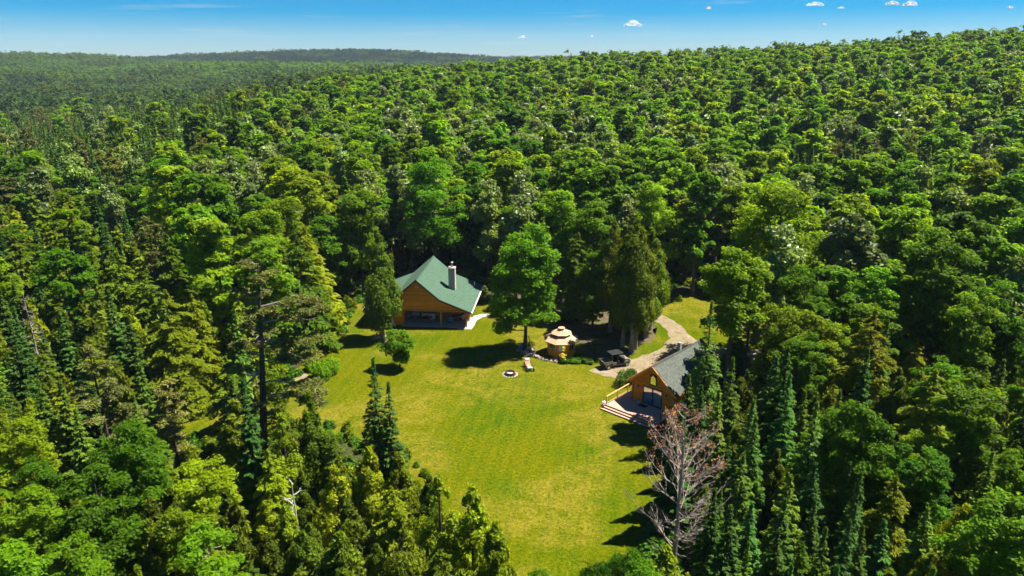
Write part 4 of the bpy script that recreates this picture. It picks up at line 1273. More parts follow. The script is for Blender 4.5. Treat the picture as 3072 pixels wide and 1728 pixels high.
def trunk(H, r0, bend=0.0, limbs=None, rg=None, top=0.02, n=8, lean=(0, 0)):
    mb = MB()
    ns = 7
    pts = []
    for i in range(ns + 1):
        t = i / ns
        pts.append((bend * math.sin(t * 4.0) + lean[0] * t, bend * math.cos(t * 3.3) * t + lean[1] * t, H * t))
    mb.tube(pts, [r0 * (1.45 if i == 0 else 1) * (1 - i / ns) ** 0.8 + top for i in range(ns + 1)], n, False)
    if limbs is not None:
        for (x, y, z, lr, tn) in limbs:
            h0 = max(0.18 * H, min(z - 0.55 * math.hypot(x, y) - 0.6, 0.88 * H))
            rb = max(0.03, r0 * 0.42 * (1 - h0 / H))
            t0 = h0 / H
            b = (bend * math.sin(t0 * 4.0) + lean[0] * t0, bend * math.cos(t0 * 3.3) * t0 + lean[1] * t0, h0)
            m_ = ((b[0] + x) / 2 + 0.12 * y * .5, (b[1] + y) / 2 - 0.12 * x * .5, (h0 + z) / 2 - 0.05 * abs(x))
            mb.tube([b, m_, (x, y, z)], [rb, rb * .7, 0.02], 5, False)
    return mb

BARK = {'maple': M_BARK, 'poplar': M_BARK, 'spruce': M_BARK, 'cedar': M_BARK, 'hemlock': M_BARK, 'pine': M_PINEBARK}
# kind: height, radius, crown base
DIM = {'maple': (19.0, 4.5, 3.5), 'poplar': (17.5, 2.9, 4.5), 'spruce': (13.0, 2.1, 0.6), 'cedar': (10.0, 2.0, 0.6), 'hemlock': (14.0, 3.3, 1.5), 'pine': (18.5, 4.0, 6.0)}
CARD = {'near': 0.25, 'mid': 0.42, 'far': 0.80}
NUM = {'maple': (17000, 6500, 1600), 'poplar': (13000, 5200, 1200), 'spruce': (15000, 6500, 1100), 'cedar': (13000, 4800, 900), 'hemlock': (14000, 5500, 1100), 'pine': (11000, 4800, 1000)}

def make_crown(kind, rg, H, Rr, zb, n, card, lod):
    if kind == 'maple':
        c, cl = broad(rg, H, Rr, zb, n, card, nclump=int(rg.integers(64, 84)), lump=0.225, flat=0.62)
        return c, trunk(H * .93, 0.0135 * H, 0.12, cl[::7] if lod == 'near' else cl[::16], rg)
    if kind == 'poplar':
        c, cl = broad(rg, H, Rr, zb, n, card * 0.85, nclump=30, lump=0.34, up=0.15, flat=1.0, inner=0.35)
        return c, trunk(H * .95, 0.011 * H, 0.08, cl[::5] if lod == 'near' else cl[::10], rg)
    if kind == 'spruce':
        c, b = conifer(rg, H, Rr, zb, n, card * 0.62, step=0.52 if lod != 'far' else 0.8)
        return c, trunk(H * .97, 0.012 * H, 0.0, None, rg)
    if kind == 'hemlock':
        c, b = conifer(rg, H, Rr, zb, n, card * 0.72, step=0.85, droop=-0.12, irr=0.42, lift=-0.16, power=0.62, lens=2.0, spread=0.75, hang=0.5)
        return c, trunk(H * .96, 0.013 * H, 0.04, None, rg)
    if kind == 'cedar':
        c, cl = cedar(rg, H, Rr, zb, n, card * 0.75)
        return c, trunk(H * .95, 0.015 * H, 0.05, cl[::4] if lod == 'near' else None, rg)
    c, w = pine(rg, H, Rr, zb, n, card * 0.62, nb=34)
    t = trunk(H * .97, 0.014 * H, 0.06, None, rg)
    if lod != 'far': t.add(w.v, w.f)
    return c, t

MESH = {}
NVAR = {'near': 3, 'mid': 5, 'far': 6}
for ki_, kind in enumerate(DIM):
    H, Rr, zb = DIM[kind]
    for li, lod in enumerate(('near', 'mid', 'far')):
        for v in range(NVAR[lod]):
            rg = np.random.default_rng(1000 + ki_ * 100 + li * 10 + v)
            q = rg.uniform(0.9, 1.12)
            cr, tr = make_crown(kind, rg, H, Rr * q, zb, NUM[kind][li], CARD[lod], lod)
            if lod == 'near' or lod == 'mid':
                MESH[kind, lod, v] = (cards_mesh(kind + '_crown', cr, LEAF[kind]), tr.mesh(kind + '_trunk', BARK[kind]))
            else:
                MESH[kind, lod, v] = (cards_mesh(kind + '_tree', cr, LEAF[kind], tr, BARK[kind]),)

TONES = {
    'maple': [('bright green', (1.0, 1.0, 1.0)), ('deep green', (0.62, 0.74, 0.85)), ('yellow-green', (1.42, 1.14, 0.8)), ('mid green', (0.82, 0.9, 0.9))],
    'poplar': [('silvery green', (1.2, 1.15, 1.35)), ('grey-green', (0.9, 0.92, 1.05)), ('pale green', (1.25, 1.25, 0.9))],
    'spruce': [('dark green', (0.75, 0.85, 0.95)), ('blue-green', (0.75, 0.95, 1.5)), ('fresh green', (1.35, 1.3, 0.9))],
    'cedar': [('olive', (1.0, 1.0, 1.0)), ('dark olive', (0.7, 0.75, 0.8)), ('yellow-olive', (1.35, 1.3, 0.8))],
    'hemlock': [('olive green', (1.0, 1.0, 1.0)), ('dark green', (0.62, 0.76, 0.9)), ('golden green', (1.4, 1.25, 0.7))],
    'pine': [('grey-green', (1.0, 1.0, 1.1)), ('yellowish', (1.15, 1.2, 0.7)), ('dull green', (0.8, 0.85, 0.8))],
}
TREES = []   # every tree: dict(kind, x, y, z, s (width scale), sz (height scale), rz, tone)

def hero(kind, x, y, H, Rr, label, zb=None, n=14000, card=0.25, seed=1, tone=(1, 1, 1), lean=(0, 0), group=None, name=None, trunk_r=None, bark=None):
    """one tree with a crown and trunk of its own"""
    rg = np.random.default_rng(seed)
    zb = DIM[kind][2] * H / DIM[kind][0] if zb is None else zb
    cr, tr = make_crown(kind, rg, H, Rr, zb, n, card, 'near')
    o = empty(name or kind + '_tree', (x, y, float(terrain(x, y))), 0, label, 'tree', group)
    c = link_mesh('crown', cards_mesh('crown', cr, LEAF[kind]), o); c.color = (*tone, 1)
    tr.build('trunk', bark or BARK[kind], o)
    TREES.append(dict(kind=kind, x=x, y=y, H=H, R=Rr, zb=zb, hero=True))
    return o

# --- trees one can tell apart
hero('maple', 1.74, 87.3, 17.4, 5.3, 'round-crowned maple standing alone in the yard, a ladder on its trunk', zb=2.6, n=19000, seed=3, tone=(0.92, 1.0, 1.0))
hero('maple', 33.0, 85.0, 22.5, 7.6, 'huge spreading maple behind the small cabin, taller and wider than any other', zb=4.0, n=30000, seed=4, card=0.27, tone=(1.35, 1.3, 0.9))
hero('maple', 22.3, 67.3, 19.5, 3.6, 'high-crowned maple behind the tall spruce at the right corner of the cabin', zb=11, n=11000, seed=101, tone=(1.2, 1.08, .9))
hero('maple', 26.6, 74.2, 16.0, 3.0, 'slim maple over the rear of the cabin roof, before the huge maple', zb=8.5, n=9500, seed=102, tone=(1.25, 1.1, .9))
hero('maple', 7.7, 104.5, 18.5, 4.6, 'slender maple behind the gazebo, left of the dark cedar cluster', zb=4.5, n=13000, seed=5)
hero('maple', 12.2, 102.5, 17.0, 4.2, 'maple touching the left side of the dark cedar cluster, behind the gazebo', zb=3.5, n=13000, seed=6, tone=(0.75, .85, .9))
hero('maple', -13.5, 118, 21.8, 5.8, 'tall full maple straight behind the peak of the green house roof', zb=6, n=15000, seed=7, tone=(0.8, .92, .95))
hero('maple', 0.5, 117.0, 14.0, 4.2, 'lower maple at the back right corner of the green-roofed house', zb=3, n=12000, seed=8, tone=(1.0, 1.0, .95))
hero('maple', -24.5, 110.5, 17.5, 4.6, 'bright maple behind the cedar, left of the green-roofed house', zb=4, n=13000, seed=9, tone=(1.1, 1.05, .9))
hero('maple', -33.5, 90, 18.5, 4.8, 'bright maple at the lawn edge right behind the big half-bare pine', zb=2.0, n=16000, seed=12, tone=(1.05, 1.05, .9))
hero('maple', -33.2, 101, 18.0, 5.0, 'light green maple at the left lawn corner, up the slope behind the pine', zb=3.0, n=14000, seed=13, tone=(1.2, 1.1, .85))
hero('maple', 23.0, 112.5, 19.0, 5.2, 'yellow-green maple behind the cedar cluster above the curve of the drive', zb=4.5, n=14000, seed=14, tone=(1.3, 1.12, .8))
hero('maple', -14.2, 81.7, 4.9, 2.2, 'small round fruit tree on the lawn before the log house', zb=0.9, n=5200, seed=15, card=0.2, name='fruit_tree', tone=(1.0, 1.0, 1.1))
hero('cedar', -18.1, 91.7, 15.6, 2.9, 'tall grey-green cedar half hiding the left end of the log house', zb=1.6, n=17000, seed=16, tone=(0.95, 1.02, 1.3), bark=M_GREYBARK)
CED = [(15.9, 86.9, 18.2, 2.6, 'tallest cedar of the dark cluster, pale trunk beside the utility vehicle'), (15.0, 88.6, 15.6, 2.3, 'cedar at the left front of the dark cluster behind the vehicle'),
       (16.6, 87.9, 16.8, 2.3, 'cedar tight behind the tallest one in the dark cluster'), (18.7, 92.0, 15.8, 2.4, 'cedar at the right rear of the dark cluster beside the drive'),
       (14.0, 94.2, 16.2, 2.5, 'cedar at the left rear of the dark cluster near the maple'), (19.9, 94.8, 13.2, 2.2, 'lowest cedar of the dark cluster, nearest the bend of the drive'), (16.8, 96.5, 15.0, 2.3, 'cedar in the middle rear of the dark cluster')]
for k, (x, y, h, r_, lb) in enumerate(CED):
    hero('cedar', x, y, h, r_ * 1.2, lb, zb=2.9 + 0.3 * (k % 3), n=13500, seed=20 + k, tone=(0.72 + .07 * (k % 3), .78 + .06 * (k % 2), .9), bark=M_GREYBARK, group='cedars clustered behind the gazebo')
hero('spruce', -11.2, 52.2, 14.2, 2.1, 'left and taller of two dark spruce spires at the near lawn edge', zb=0.8, n=13000, card=0.22, seed=31, tone=(.95, 1.05, 1.3), group='twin spruces')
hero('spruce', -9.9, 51.2, 12.6, 1.7, 'right and slimmer of two dark spruce spires at the near lawn edge', zb=0.8, n=10000, card=0.22, seed=32, tone=(.8, .95, 1.4), group='twin spruces')
SPR = [(18.7, 62.3, 15.6, 2.6, 'tall spruce covering the right end of the cabin roof', (1.0, 1.1, 1.2)), (19.1, 56.0, 12.6, 2.0, 'pointed spruce second from the cabin, between the dead larch and the white birch', (1.2, 1.2, 1.0)),
       (19.0, 50.0, 11.6, 1.9, 'blue-green spruce just right of the top of the dead larch', (0.9, 1.1, 1.6)), (22.2, 51.4, 13.2, 2.1, 'dark spire of spruce below the bare white birch', (0.85, 1.1, 1.4)),
       (22.6, 47.0, 13.0, 2.3, 'full spruce with a bare stretch of trunk at the right of the spruce stand', (1.25, 1.2, 1.0)), (17.0, 45.4, 9.6, 2.0, 'short spruce close behind the dead larch', (1.1, 1.1, .9)),
       (19.8, 43.5, 9.0, 2.1, 'broad low spruce at the bottom of the spruce stand', (1.5, 1.4, 0.8)), (24.9, 40.0, 7.8, 1.5, 'small blue spruce standing alone at the bottom right', (0.95, 1.15, 1.8)),
       (27.0, 78.0, 12.0, 2.0, 'spruce farther back beside the cabin, in front of the huge maple', (1.0, 1.0, .9)), (16.3, 59.2, 9.5, 1.8, 'young spruce against the side wall of the cabin', (1.0, 1.0, 1.0))]
for k, (x, y, h, r_, lb, tn) in enumerate(SPR):
    hero('spruce', x, y, h, r_, lb, zb=0.5, n=11500, card=0.22, seed=40 + k, tone=tn, group='spruces right of the cabin')
hero('cedar', 30.4, 40.2, 8.8, 2.5, 'golden cedar cut by the bottom edge near the right corner', zb=0.4, n=12000, card=.2, seed=55, tone=(1.7, 1.45, .8))
hero('hemlock', 34.5, 63, 14.5, 3.6, 'golden green hemlock with drooping sprays in the right woods', zb=1.2, n=14000, seed=56, tone=(1.5, 1.25, .7))
FC = [(-4.8, 40.0, 11.2, 2.3, 'front cedar with the highest tip at the bottom centre'), (-2.6, 39.0, 11.2, 2.0, 'cedar beside the front one, its tip a little to the right'), (-1.0, 36.8, 10.0, 1.8, 'rightmost front cedar, standing against the lawn at the bottom edge'),
      (-7.2, 38.2, 9.6, 2.2, 'front cedar left of the highest tip, below the twin spruces'), (-10.6, 46.0, 9.8, 1.9, 'yellowish cedar at the foot of the twin spruces'), (-8.6, 47.0, 8.6, 1.6, 'cedar just right of the foot of the twin spruces'),
      (-13.0, 45.0, 8.8, 1.8, 'sparse yellow cedar left of the twin spruces'), (-16.7, 52.2, 11.2, 1.9, 'slim cedar between the big pine and the twin spruces'), (-18.3, 50.0, 10.4, 1.9, 'cedar close to the lower trunk of the big pine')]
for k, (x, y, h, r_, lb) in enumerate(FC):
    hero('cedar', x, y, h, r_, lb, zb=0.5, n=12500, card=0.20, seed=60 + k, tone=[(1.3, 1.3, .8), (1.5, 1.45, .8), (1.7, 1.6, .8), (1.1, 1.15, .9), (1.6, 1.5, .8), (1.3, 1.3, .8), (1.8, 1.6, .9), (1.0, 1.1, .8), (1.3, 1.3, .8)][k], group='cedars in the near foreground')

hero('pine', -36.3, 56.0, 13.6, 3.5, 'soft grey-green pine at the near left corner of the lawn, beside the small grass lobe', zb=1.5, n=13000, seed=81, tone=(1.1, 1.15, 1.0))
hero('hemlock', -28.9, 65.5, 8.6, 2.5, 'small hemlock close to the left of the big half-bare pine', zb=.4, n=9000, seed=82, card=.22)
hero('cedar', -26.3, 70.5, 7.6, 1.9, 'short cedar just behind the big half-bare pine', zb=.3, n=8000, seed=83, card=.22, tone=(1.1, 1.1, .8))
hero('pine', -31.0, 57.2, 9.5, 2.6, 'young pine between the soft grey-green pine and the big half-bare one', zb=1.0, n=9000, seed=84, tone=(1.1, 1.1, .9))
hero('hemlock', 9.6, 98.6, 13.5, 2.9, 'dark hemlock behind the gazebo in the shaded yard', zb=1.6, n=11000, seed=85, tone=(.7, .85, 1.0))
hero('maple', 11.6, 95.2, 11.5, 2.8, 'small dark maple left of the cedar cluster, right behind the gazebo', zb=1.8, n=9000, seed=86, tone=(.75, .9, 1.0))
hero('maple', 4.6, 100.5, 10.5, 2.9, 'small maple behind the round-crowned yard maple', zb=1.8, n=9000, seed=87, tone=(.95, 1.0, .9))

# the big half-bare pine
rgp = np.random.default_rng(77)
PB = []
px0, py0, PH = -23.4, 57.8, 21.3
PB += [(19.9, 2.9, 1.9, .25, .5), (17.9, 3.05, 2.0, .05, .9), (17.2, 3.3, 2.1, 0.0, .9), (16.6, 0.05, 5.1, .16, .75), (15.0, 0.12, 4.9, .14, .8), (13.2, 0.0, 4.8, -.02, .9), (12.8, -.3, 4.2, -.04, .6), (11.4, .15, 4.6, 0.0, 1.0),
       (9.4, -.1, 4.9, -.04, .9), (8.0, 0.05, 5.4, -.08, 1.0), (4.2, 0.1, 3.6, 0.0, .9), (12.2, 2.7, 2.8, .1, 1.), (10.2, 3.0, 3.6, .05, 1.0), (7.4, 3.2, 3.8, 0, 1.0), (5.6, 2.8, 3.6, .02, 1.0), (4.0, 3.4, 3.9, -.05, .9), (3.0, -.5, 3.4, 0, .8)]
for k in range(30):
    z = rgp.uniform(3.0, 19.5)
    PB.append((z, rgp.uniform(0, 6.28), rgp.uniform(1.0, 3.2) * (1.1 - z / 32), rgp.uniform(-.05, .25), rgp.uniform(.5, 1.1)))
for k in range(16):
    z = rgp.uniform(2.5, 20.8)
    PB.append((z, rgp.uniform(0, 6.28), rgp.uniform(0.6, 1.8), rgp.uniform(-.2, .3), 0))
crp, wp = pine(rgp, PH, 5, 3, 21000, 0.15, branches=PB, tuft=0.95)
sh = 1.9 / PH
for A in crp.c: A[:, 0] += A[:, 2] * sh
wp.v = [(p[0] + p[2] * sh, p[1], p[2]) for p in wp.v]
bigp = empty('white_pine', (px0, py0, 0), 0, 'tall ragged half-bare pine with long level limbs on the left of the lawn', 'tree')
c = link_mesh('crown', cards_mesh('crown', crp, LEAF['pine']), bigp); c.color = (1.25, 1.35, 1.1, 1)
trunk(PH, 0.40, 0.10, None, None, lean=(1.9, 0)).build('trunk', M_PINEBARK, bigp)
wp.build('limbs', M_DEAD, bigp)
db = MB()
db.tube([(0.9, 0, 10.6), (-0.6, -.5, 9.2), (-2.4, -.9, 6.6)], [0.10, 0.08, 0.03], 6).tube([(-0.6, -.5, 9.2), (-.3, -1.1, 8.0)], [.05, .02], 5).tube([(-1.5, -.7, 7.8), (-2.6, -.6, 8.3)], [.05, .02], 5).tube([(-1.9, -.8, 7.2), (-2.0, -1.6, 6.0)], [.04, .015], 5)
db.build('broken_limb', M_DEAD, bigp)
MB().cbox((1.25, -0.34, 13.35), (0.62, 0.5, 0.75), 0.4, 0.2).build('torn_bark', M_RUST, bigp, bevel=0.1)
TREES.append(dict(kind='pine', x=px0, y=py0, H=PH, R=3, zb=4, hero=True))

def twiggy(rg, H, r0, nbr, zlo, Lmax, rise, upsweep, sub=9, lean=(0, 0), thick=1.0):
    """a leafless tree: stem, limbs and fine twigs as wood; returns wood, twigs and the twig tips"""
    w, tw, tips = MB(), MB(), []
    st = trunk(H, r0, 0.05, None, None, lean=lean)
    w.add(st.v, st.f)
    for k in range(nbr):
        f = (k + rg.random()) / nbr
        z = zlo + (H - zlo) * f * 0.97
        a = rg.random() * 6.28
        L = Lmax * (1 - f) ** 0.6 * rg.uniform(0.6, 1.1) * min(1, 0.45 + f * 2.2) + 0.3
        o = np.array([math.cos(a), math.sin(a), 0])
        b = np.array([lean[0] * z / H, lean[1] * z / H, z])
        P = lambda t: b + o * L * t + np.array([0, 0, L * (rise * t + upsweep * t * t)])
        w.tube([P(0), P(.35), P(.7), P(1)], [0.05 * thick * (1.1 - f * .6), 0.038 * thick, 0.026 * thick, 0.012], 5, False)
        for j in range(int(sub * (0.5 + L / Lmax))):
            t = rg.uniform(0.3, 1.0)
            s = P(t)
            side = np.array([-o[1], o[0], 0]) * rg.choice([-1, 1])
            e = s + (side * rg.uniform(.3, .9) + o * rg.uniform(.2, .8) + np.array([0, 0, rg.uniform(.1, 1.0)])) * L * 0.30 * (1.25 - t * .6)
            m_ = (s + e) / 2 + np.array([0, 0, -.05])
            tw.tube([s, m_, e], [0.020, 0.014, 0.008], 3, False)
            for q in range(3):
                g = m_ + (e - m_) * rg.uniform(0, 1)
                h_ = g + (rdir(rg, 1)[0] * .5 + np.array([0, 0, .5]) + o * .3) * 0.38
                tw.tube([g, h_], [0.010, 0.006], 3, False)
                tips.append((*h_, f, a))
            tips.append((*e, f, a))
    return w, tw, np.array(tips)

rgd = np.random.default_rng(5)
w, tw, tips = twiggy(rgd, 14.6, 0.20, 58, 2.2, 4.4, 0.12, 0.68, 9)
dead = empty('dead_larch', (12.0, 43.6, 0), 0, 'dead conifer with bare grey upswept limbs and rusty tufts, right of the lawn', 'tree')
w.build('trunk', M_DEAD, dead)
tag(tw.build('twigs', M_DEAD, dead), kind='stuff')
sel = tips[(tips[:, 3] > 0.42) & (rgd.random(len(tips)) < 0.26) & ((np.cos(tips[:, 4] - 2.8) > 0.2) | (tips[:, 3] > .8) | (np.cos(tips[:, 4] - 0.1) > 0.55))]
cr = Cards()
for rep in range(5):
    k = len(sel)
    cr.add(sel[:, :3] + rgd.normal(size=(k, 3)) * 0.11, rdir(rgd, k), rdir(rgd, k) + np.array([0, 0, .6]), 0.17, 0.07, rgd.random(k))
link_mesh('needles', cards_mesh('needles', cr, M_RUST), dead)
TREES.append(dict(kind='pine', x=12, y=43.6, H=14.6, R=2.2, zb=4, hero=True))

def bare(x, y, H, r0, label, seed, m, Lmax=2.2, nbr=16, rise=.6, ups=.2, sub=5, lean=(0, 0), name='dead_tree', thick=1.0, group=None):
    rg = np.random.default_rng(seed)
    w, tw, _ = twiggy(rg, H, r0, nbr, H * 0.3, Lmax, rise, ups, sub, lean, thick)
    o = empty(name, (x, y, float(terrain(x, y))), 0, label, 'tree', group)
    w.build('trunk', m, o); tag(tw.build('twigs', m, o), kind='stuff')
    return o
bare(30.0, 71.5, 11.0, 0.16, 'bare white birch with forked limbs in front of the huge spreading maple', 91, M_BIRCH, 3.4, 13, .9, .1, 5, name='birch_tree', thick=1.5)
bare(27.2, 66, 8.2, 0.10, 'thin bare birch with broken twigs, lower left of the forked white birch', 92, M_BIRCH, 2.6, 12, .3, 0, 5, name='birch_tree')
bare(-16.2, 45.0, 7.6, 0.10, 'pale broken snag with a forked top at the lower left', 93, M_BIRCH, 1.3, 8, .3, 0, 3)
bare(-19.4, 37.6, 8.7, 0.12, 'spiky broken dead trunk at the very bottom left of centre', 94, M_DEAD, 1.6, 20, -.1, 0, 3)
bare(-63.8, 86.8, 15.2, 0.22, 'crooked dead-topped trunk at the left edge', 95, M_PINEBARK, 2.6, 18, .2, .2, 5, lean=(.8, 0), thick=1.6)
bare(-51.5, 70.5, 13.5, 0.15, 'grey dead spruce stem rising above the left firs', 96, M_DEAD, 1.2, 30, -.15, 0, 4)
bare(57.0, 88.0, 15.5, 0.16, 'leafless white-limbed tree top among the right maples', 97, M_BIRCH, 3.0, 14, .9, .1, 6, name='birch_tree', thick=1.4)
bare(-2.6, 120.0, 14.0, 0.16, 'leafless grey tree in the gap behind the right side of the house', 98, M_DEAD, 3.2, 16, .8, .1, 6, thick=1.3)
for k, (x, y) in enumerate([(-148, 208), (-140, 205), (-156, 211), (-128, 202), (-117, 198), (-164, 204), (-172, 200), (-135, 214), (-150, 198), (-123, 207)]):
    bare(x, y, 13 + k % 3, 0.16, 'grey leafless spruce in the dead stand at the far left', 100 + k, M_DEAD, 2.0, 34, .1, .1, 7, group='dead grey stand in the left valley', thick=1.8)

# --- the woods
KEEP = [[(895, 790), (1000, 690), (1100, 650), (1225, 725), (1400, 745), (1500, 850), (1640, 790), (1760, 785), (1770, 870), (1800, 890), (1700, 1010), (1670, 1080), (1610, 1130), (1600, 1230), (1640, 1290),
         (1540, 1340), (1520, 1449), (1300, 1449), (1270, 1300), (1200, 1230), (1020, 1150), (800, 1080), (700, 1000), (690, 930), (800, 880)],
        [(410, 1050), (530, 1030), (545, 1095), (420, 1125)], [(1690, 790), (1770, 775), (1770, 870), (1720, 850)], [(1815, 880), (1885, 885), (1880, 915), (1815, 920)]]
HOUSES = [(-22.5, -4, 94, 111), (11, 24, 66, 84)]
rnd = random.Random(21)
TWOD = {}
def near_ok(x, y, r):
    gx_, gy_ = int(x // 6), int(y // 6)
    for i in range(gx_ - 2, gx_ + 3):
        for j in range(gy_ - 2, gy_ + 3):
            for (a, b, q) in TWOD.get((i, j), ()):
                if (a - x) ** 2 + (b - y) ** 2 < ((r + q) * 0.60) ** 2: return False
    return True
def reg(x, y, r): TWOD.setdefault((int(x // 6), int(y // 6)), []).append((x, y, r))
for t in TREES: reg(t['x'], t['y'], t['R'])

def pick(x, y):
    u = rnd.random()
    def ch(**kw):
        tot = sum(kw.values()); v = u * tot
        for k, w_ in kw.items():
            v -= w_
            if v <= 0: return k
        return k
    if x > 8 and y < 66:
        return ch(spruce=.72, cedar=.14, hemlock=.14) if x < 24 + 0.02 * y else ch(maple=.62, hemlock=.16, cedar=.12, spruce=.10)
    if x > 8 and y < 112: return ch(maple=.80, hemlock=.10, poplar=.10)
    if x < 0 and y < 48: return ch(maple=.66, cedar=.22, hemlock=.12) if x < -16 else ch(cedar=.8, hemlock=.2)
    if x < -18 and y < 76: return ch(spruce=.42, cedar=.30, hemlock=.28)
    if x < -28 and y < 122: return ch(hemlock=.34, spruce=.24, cedar=.20, pine=.08, maple=.14) if x < -44 else ch(maple=.50, hemlock=.26, spruce=.14, cedar=.1)
    if x < -76 - 0.15 * (y - 150) and y > 136: return ch(spruce=.84, poplar=.05, maple=.04, pine=.07)
    if x < -0.22 * y and y > 118: return ch(maple=.44, poplar=.12, hemlock=.18, spruce=.12, pine=.08, cedar=.06)
    if -45 < x < 22 and 165 < y < 262: return ch(poplar=.55, maple=.45)
    if 55 < x < 104 and 132 < y < 182: return ch(spruce=.55, maple=.35, pine=.10)
    return ch(maple=.80, poplar=.14, hemlock=.03, spruce=.03)

def grow(y0, y1, tries):
    for _ in range(tries):
        y = y0 + (y1 - y0) * rnd.random()
        half = 0.80 * (y * 0.952 + 11) + 9
        x = rnd.uniform(-half, half)
        if in_poly((x, y), LAWN): continue
        if any(a < x < b and c_ < y < d for a, b, c_, d in HOUSES): continue
        if in_poly((x, y), DRIVE): continue
        kind = pick(x, y)
        H0, R0, zb0 = DIM[kind]
        sz = rnd.uniform(0.74, 1.16)
        if kind == 'spruce' and y > 130: sz *= 1.2
        if y < 50: sz *= 0.62 if kind in ('maple', 'hemlock', 'pine') else 0.80
        elif y < 70: sz *= 0.75 if kind in ('maple', 'hemlock', 'pine') else 0.9
        s = sz * rnd.uniform(0.85, 1.2)
        r_ = R0 * s
        if not near_ok(x, y, r_): continue
        ok = True
        for zf, rf in ((1.0, 0), (0.93, .2), (0.86, .4), (0.76, .6), (0.66, .75), (0.55, .85), (0.45, .95), (0.35, .95), (0.25, .95), (0.15, .9), (0.55, 0), (0.75, 0), (0.35, 0), (0.2, 0)):
            for sg in (-1, 1):
                u, v, dpt = proj(x + sg * rf * r_, y - 0.3 * rf * r_, float(terrain(x, y)) + H0 * sz * zf)
                for kp in KEEP:
                    if in_poly((u, v), kp): ok = False; break
                if not ok: break
            if not ok: break
        if not ok: continue
        reg(x, y, r_)
        TREES.append(dict(kind=kind, x=x, y=y, H=H0 * sz, R=r_, zb=zb0 * sz, s=s, sz=sz, rz=rnd.uniform(0, 6.28), tone=0 if kind == 'spruce' and y > 136 and rnd.random() < .8 else rnd.randrange(len(TONES[kind])), v=rnd.randrange(20)))
grow(24, 70, 5000)
grow(70, 130, 9000)
grow(130, 240, 14000)
grow(240, 470, 22000)

# which trees show, and how large: crowns splatted front to back on a coarse grid
BW, BH = 512, 288
buf = np.zeros((BH, BW), bool)
order = sorted(range(len(TREES)), key=lambda i: TREES[i]['y'])
for i in order:
    t = TREES[i]
    z0 = float(terrain(t['x'], t['y'])); t['z'] = z0
    zc = z0 + (t['zb'] + t['H']) / 2
    u, v, dpt = proj(t['x'], t['y'], zc)
    u, v = u / 2576 * BW, v / 1449 * BH
    f_ = FPX / dpt * 0.5
    ru = t['R'] * f_ * (0.8 if t['kind'] in ('maple', 'poplar', 'cedar') else .6)
    rv = ((t['H'] - t['zb']) / 2 * 0.93 + t['R'] * 0.25) * f_ * .92
    t['u'], t['vv'], t['d'] = u / BW, v / BH, dpt
    x0, x1, y0, y1 = max(0, int(u - ru)), min(BW, int(u + ru) + 1), max(0, int(v - rv)), min(BH, int(v + rv) + 1)
    if x1 <= x0 or y1 <= y0: t['vis'] = 0; continue
    yy, xx = np.mgrid[y0:y1, x0:x1]
    m_ = ((xx + .5 - u) / max(ru, .5)) ** 2 + ((yy + .5 - v) / max(rv, .5)) ** 2 <= 1
    sub = buf[y0:y1, x0:x1]
    t['vis'] = int((m_ & ~sub).sum())
    sub |= m_

# individuals: of each kind the (at most) 290 that show largest; the rest is one mass per kind
def lod_of(t): return 'near' if t['y'] < 74 else ('mid' if t['y'] < 175 else 'far')
PLAIN = {'maple': 'maple', 'poplar': 'poplar', 'spruce': 'spruce', 'cedar': 'cedar', 'hemlock': 'hemlock', 'pine': 'pine'}

def region(t):
    u, v, x, y = t['u'], t['vv'], t['x'], t['y']
    if y < 52:
        if x < -16: return 'in the thicket at the very bottom left' if v > .9 else 'in the upper thicket at the bottom left'
        if x < 5: return 'among the front trees at the bottom centre'
        if x < 25: return 'in the spruce stand at the bottom right'
        return 'in the woods at the bottom right corner' if v > .84 else 'just above the bottom right corner'
    if y < 76:
        if x < -40: return 'among the firs at the left edge' if u < .07 else 'in the firs beside the grass lobe'
        if x < 0: return 'beside the big pine left of the lawn'
        if x < 27: return 'right of the small cabin'
        return 'at the right edge, level with the cabin' if u > .88 else 'between the spruce stand and the right edge'
    if y < 125:
        if x < -66: return 'on the left edge, level with the log house'
        if x < -44: return 'in the firs halfway to the left edge'
        if x < -24: return 'between the big pine and the log house'
        if x < 2: return 'close behind the log house'
        if x < 24: return 'behind the cedar cluster and gazebo'
        if x < 50: return 'beside the huge spreading maple'
        return 'at the right edge, past the huge maple'
    row = ('just above' if y < 160 else 'a little way above' if y < 200 else 'halfway up the woods above' if y < 260 else 'high above' if y < 340 else 'near the skyline above')
    for lim, nm in ((.05, 'the left edge trees'), (.13, 'the crooked dead trunk'), (.21, 'the soft grey-green pine'), (.29, 'the big half-bare pine'), (.35, 'the bright left maple'), (.40, 'the grey-green cedar'), (.47, 'the green roof'),
                    (.53, 'the yard maple'), (.58, 'the gazebo'), (.645, 'the cedar cluster'), (.70, 'the cabin'), (.80, 'the huge maple'), (.90, 'the bare white birch'), (9, 'the right edge trees')):
        if u < lim: return row + ' ' + nm

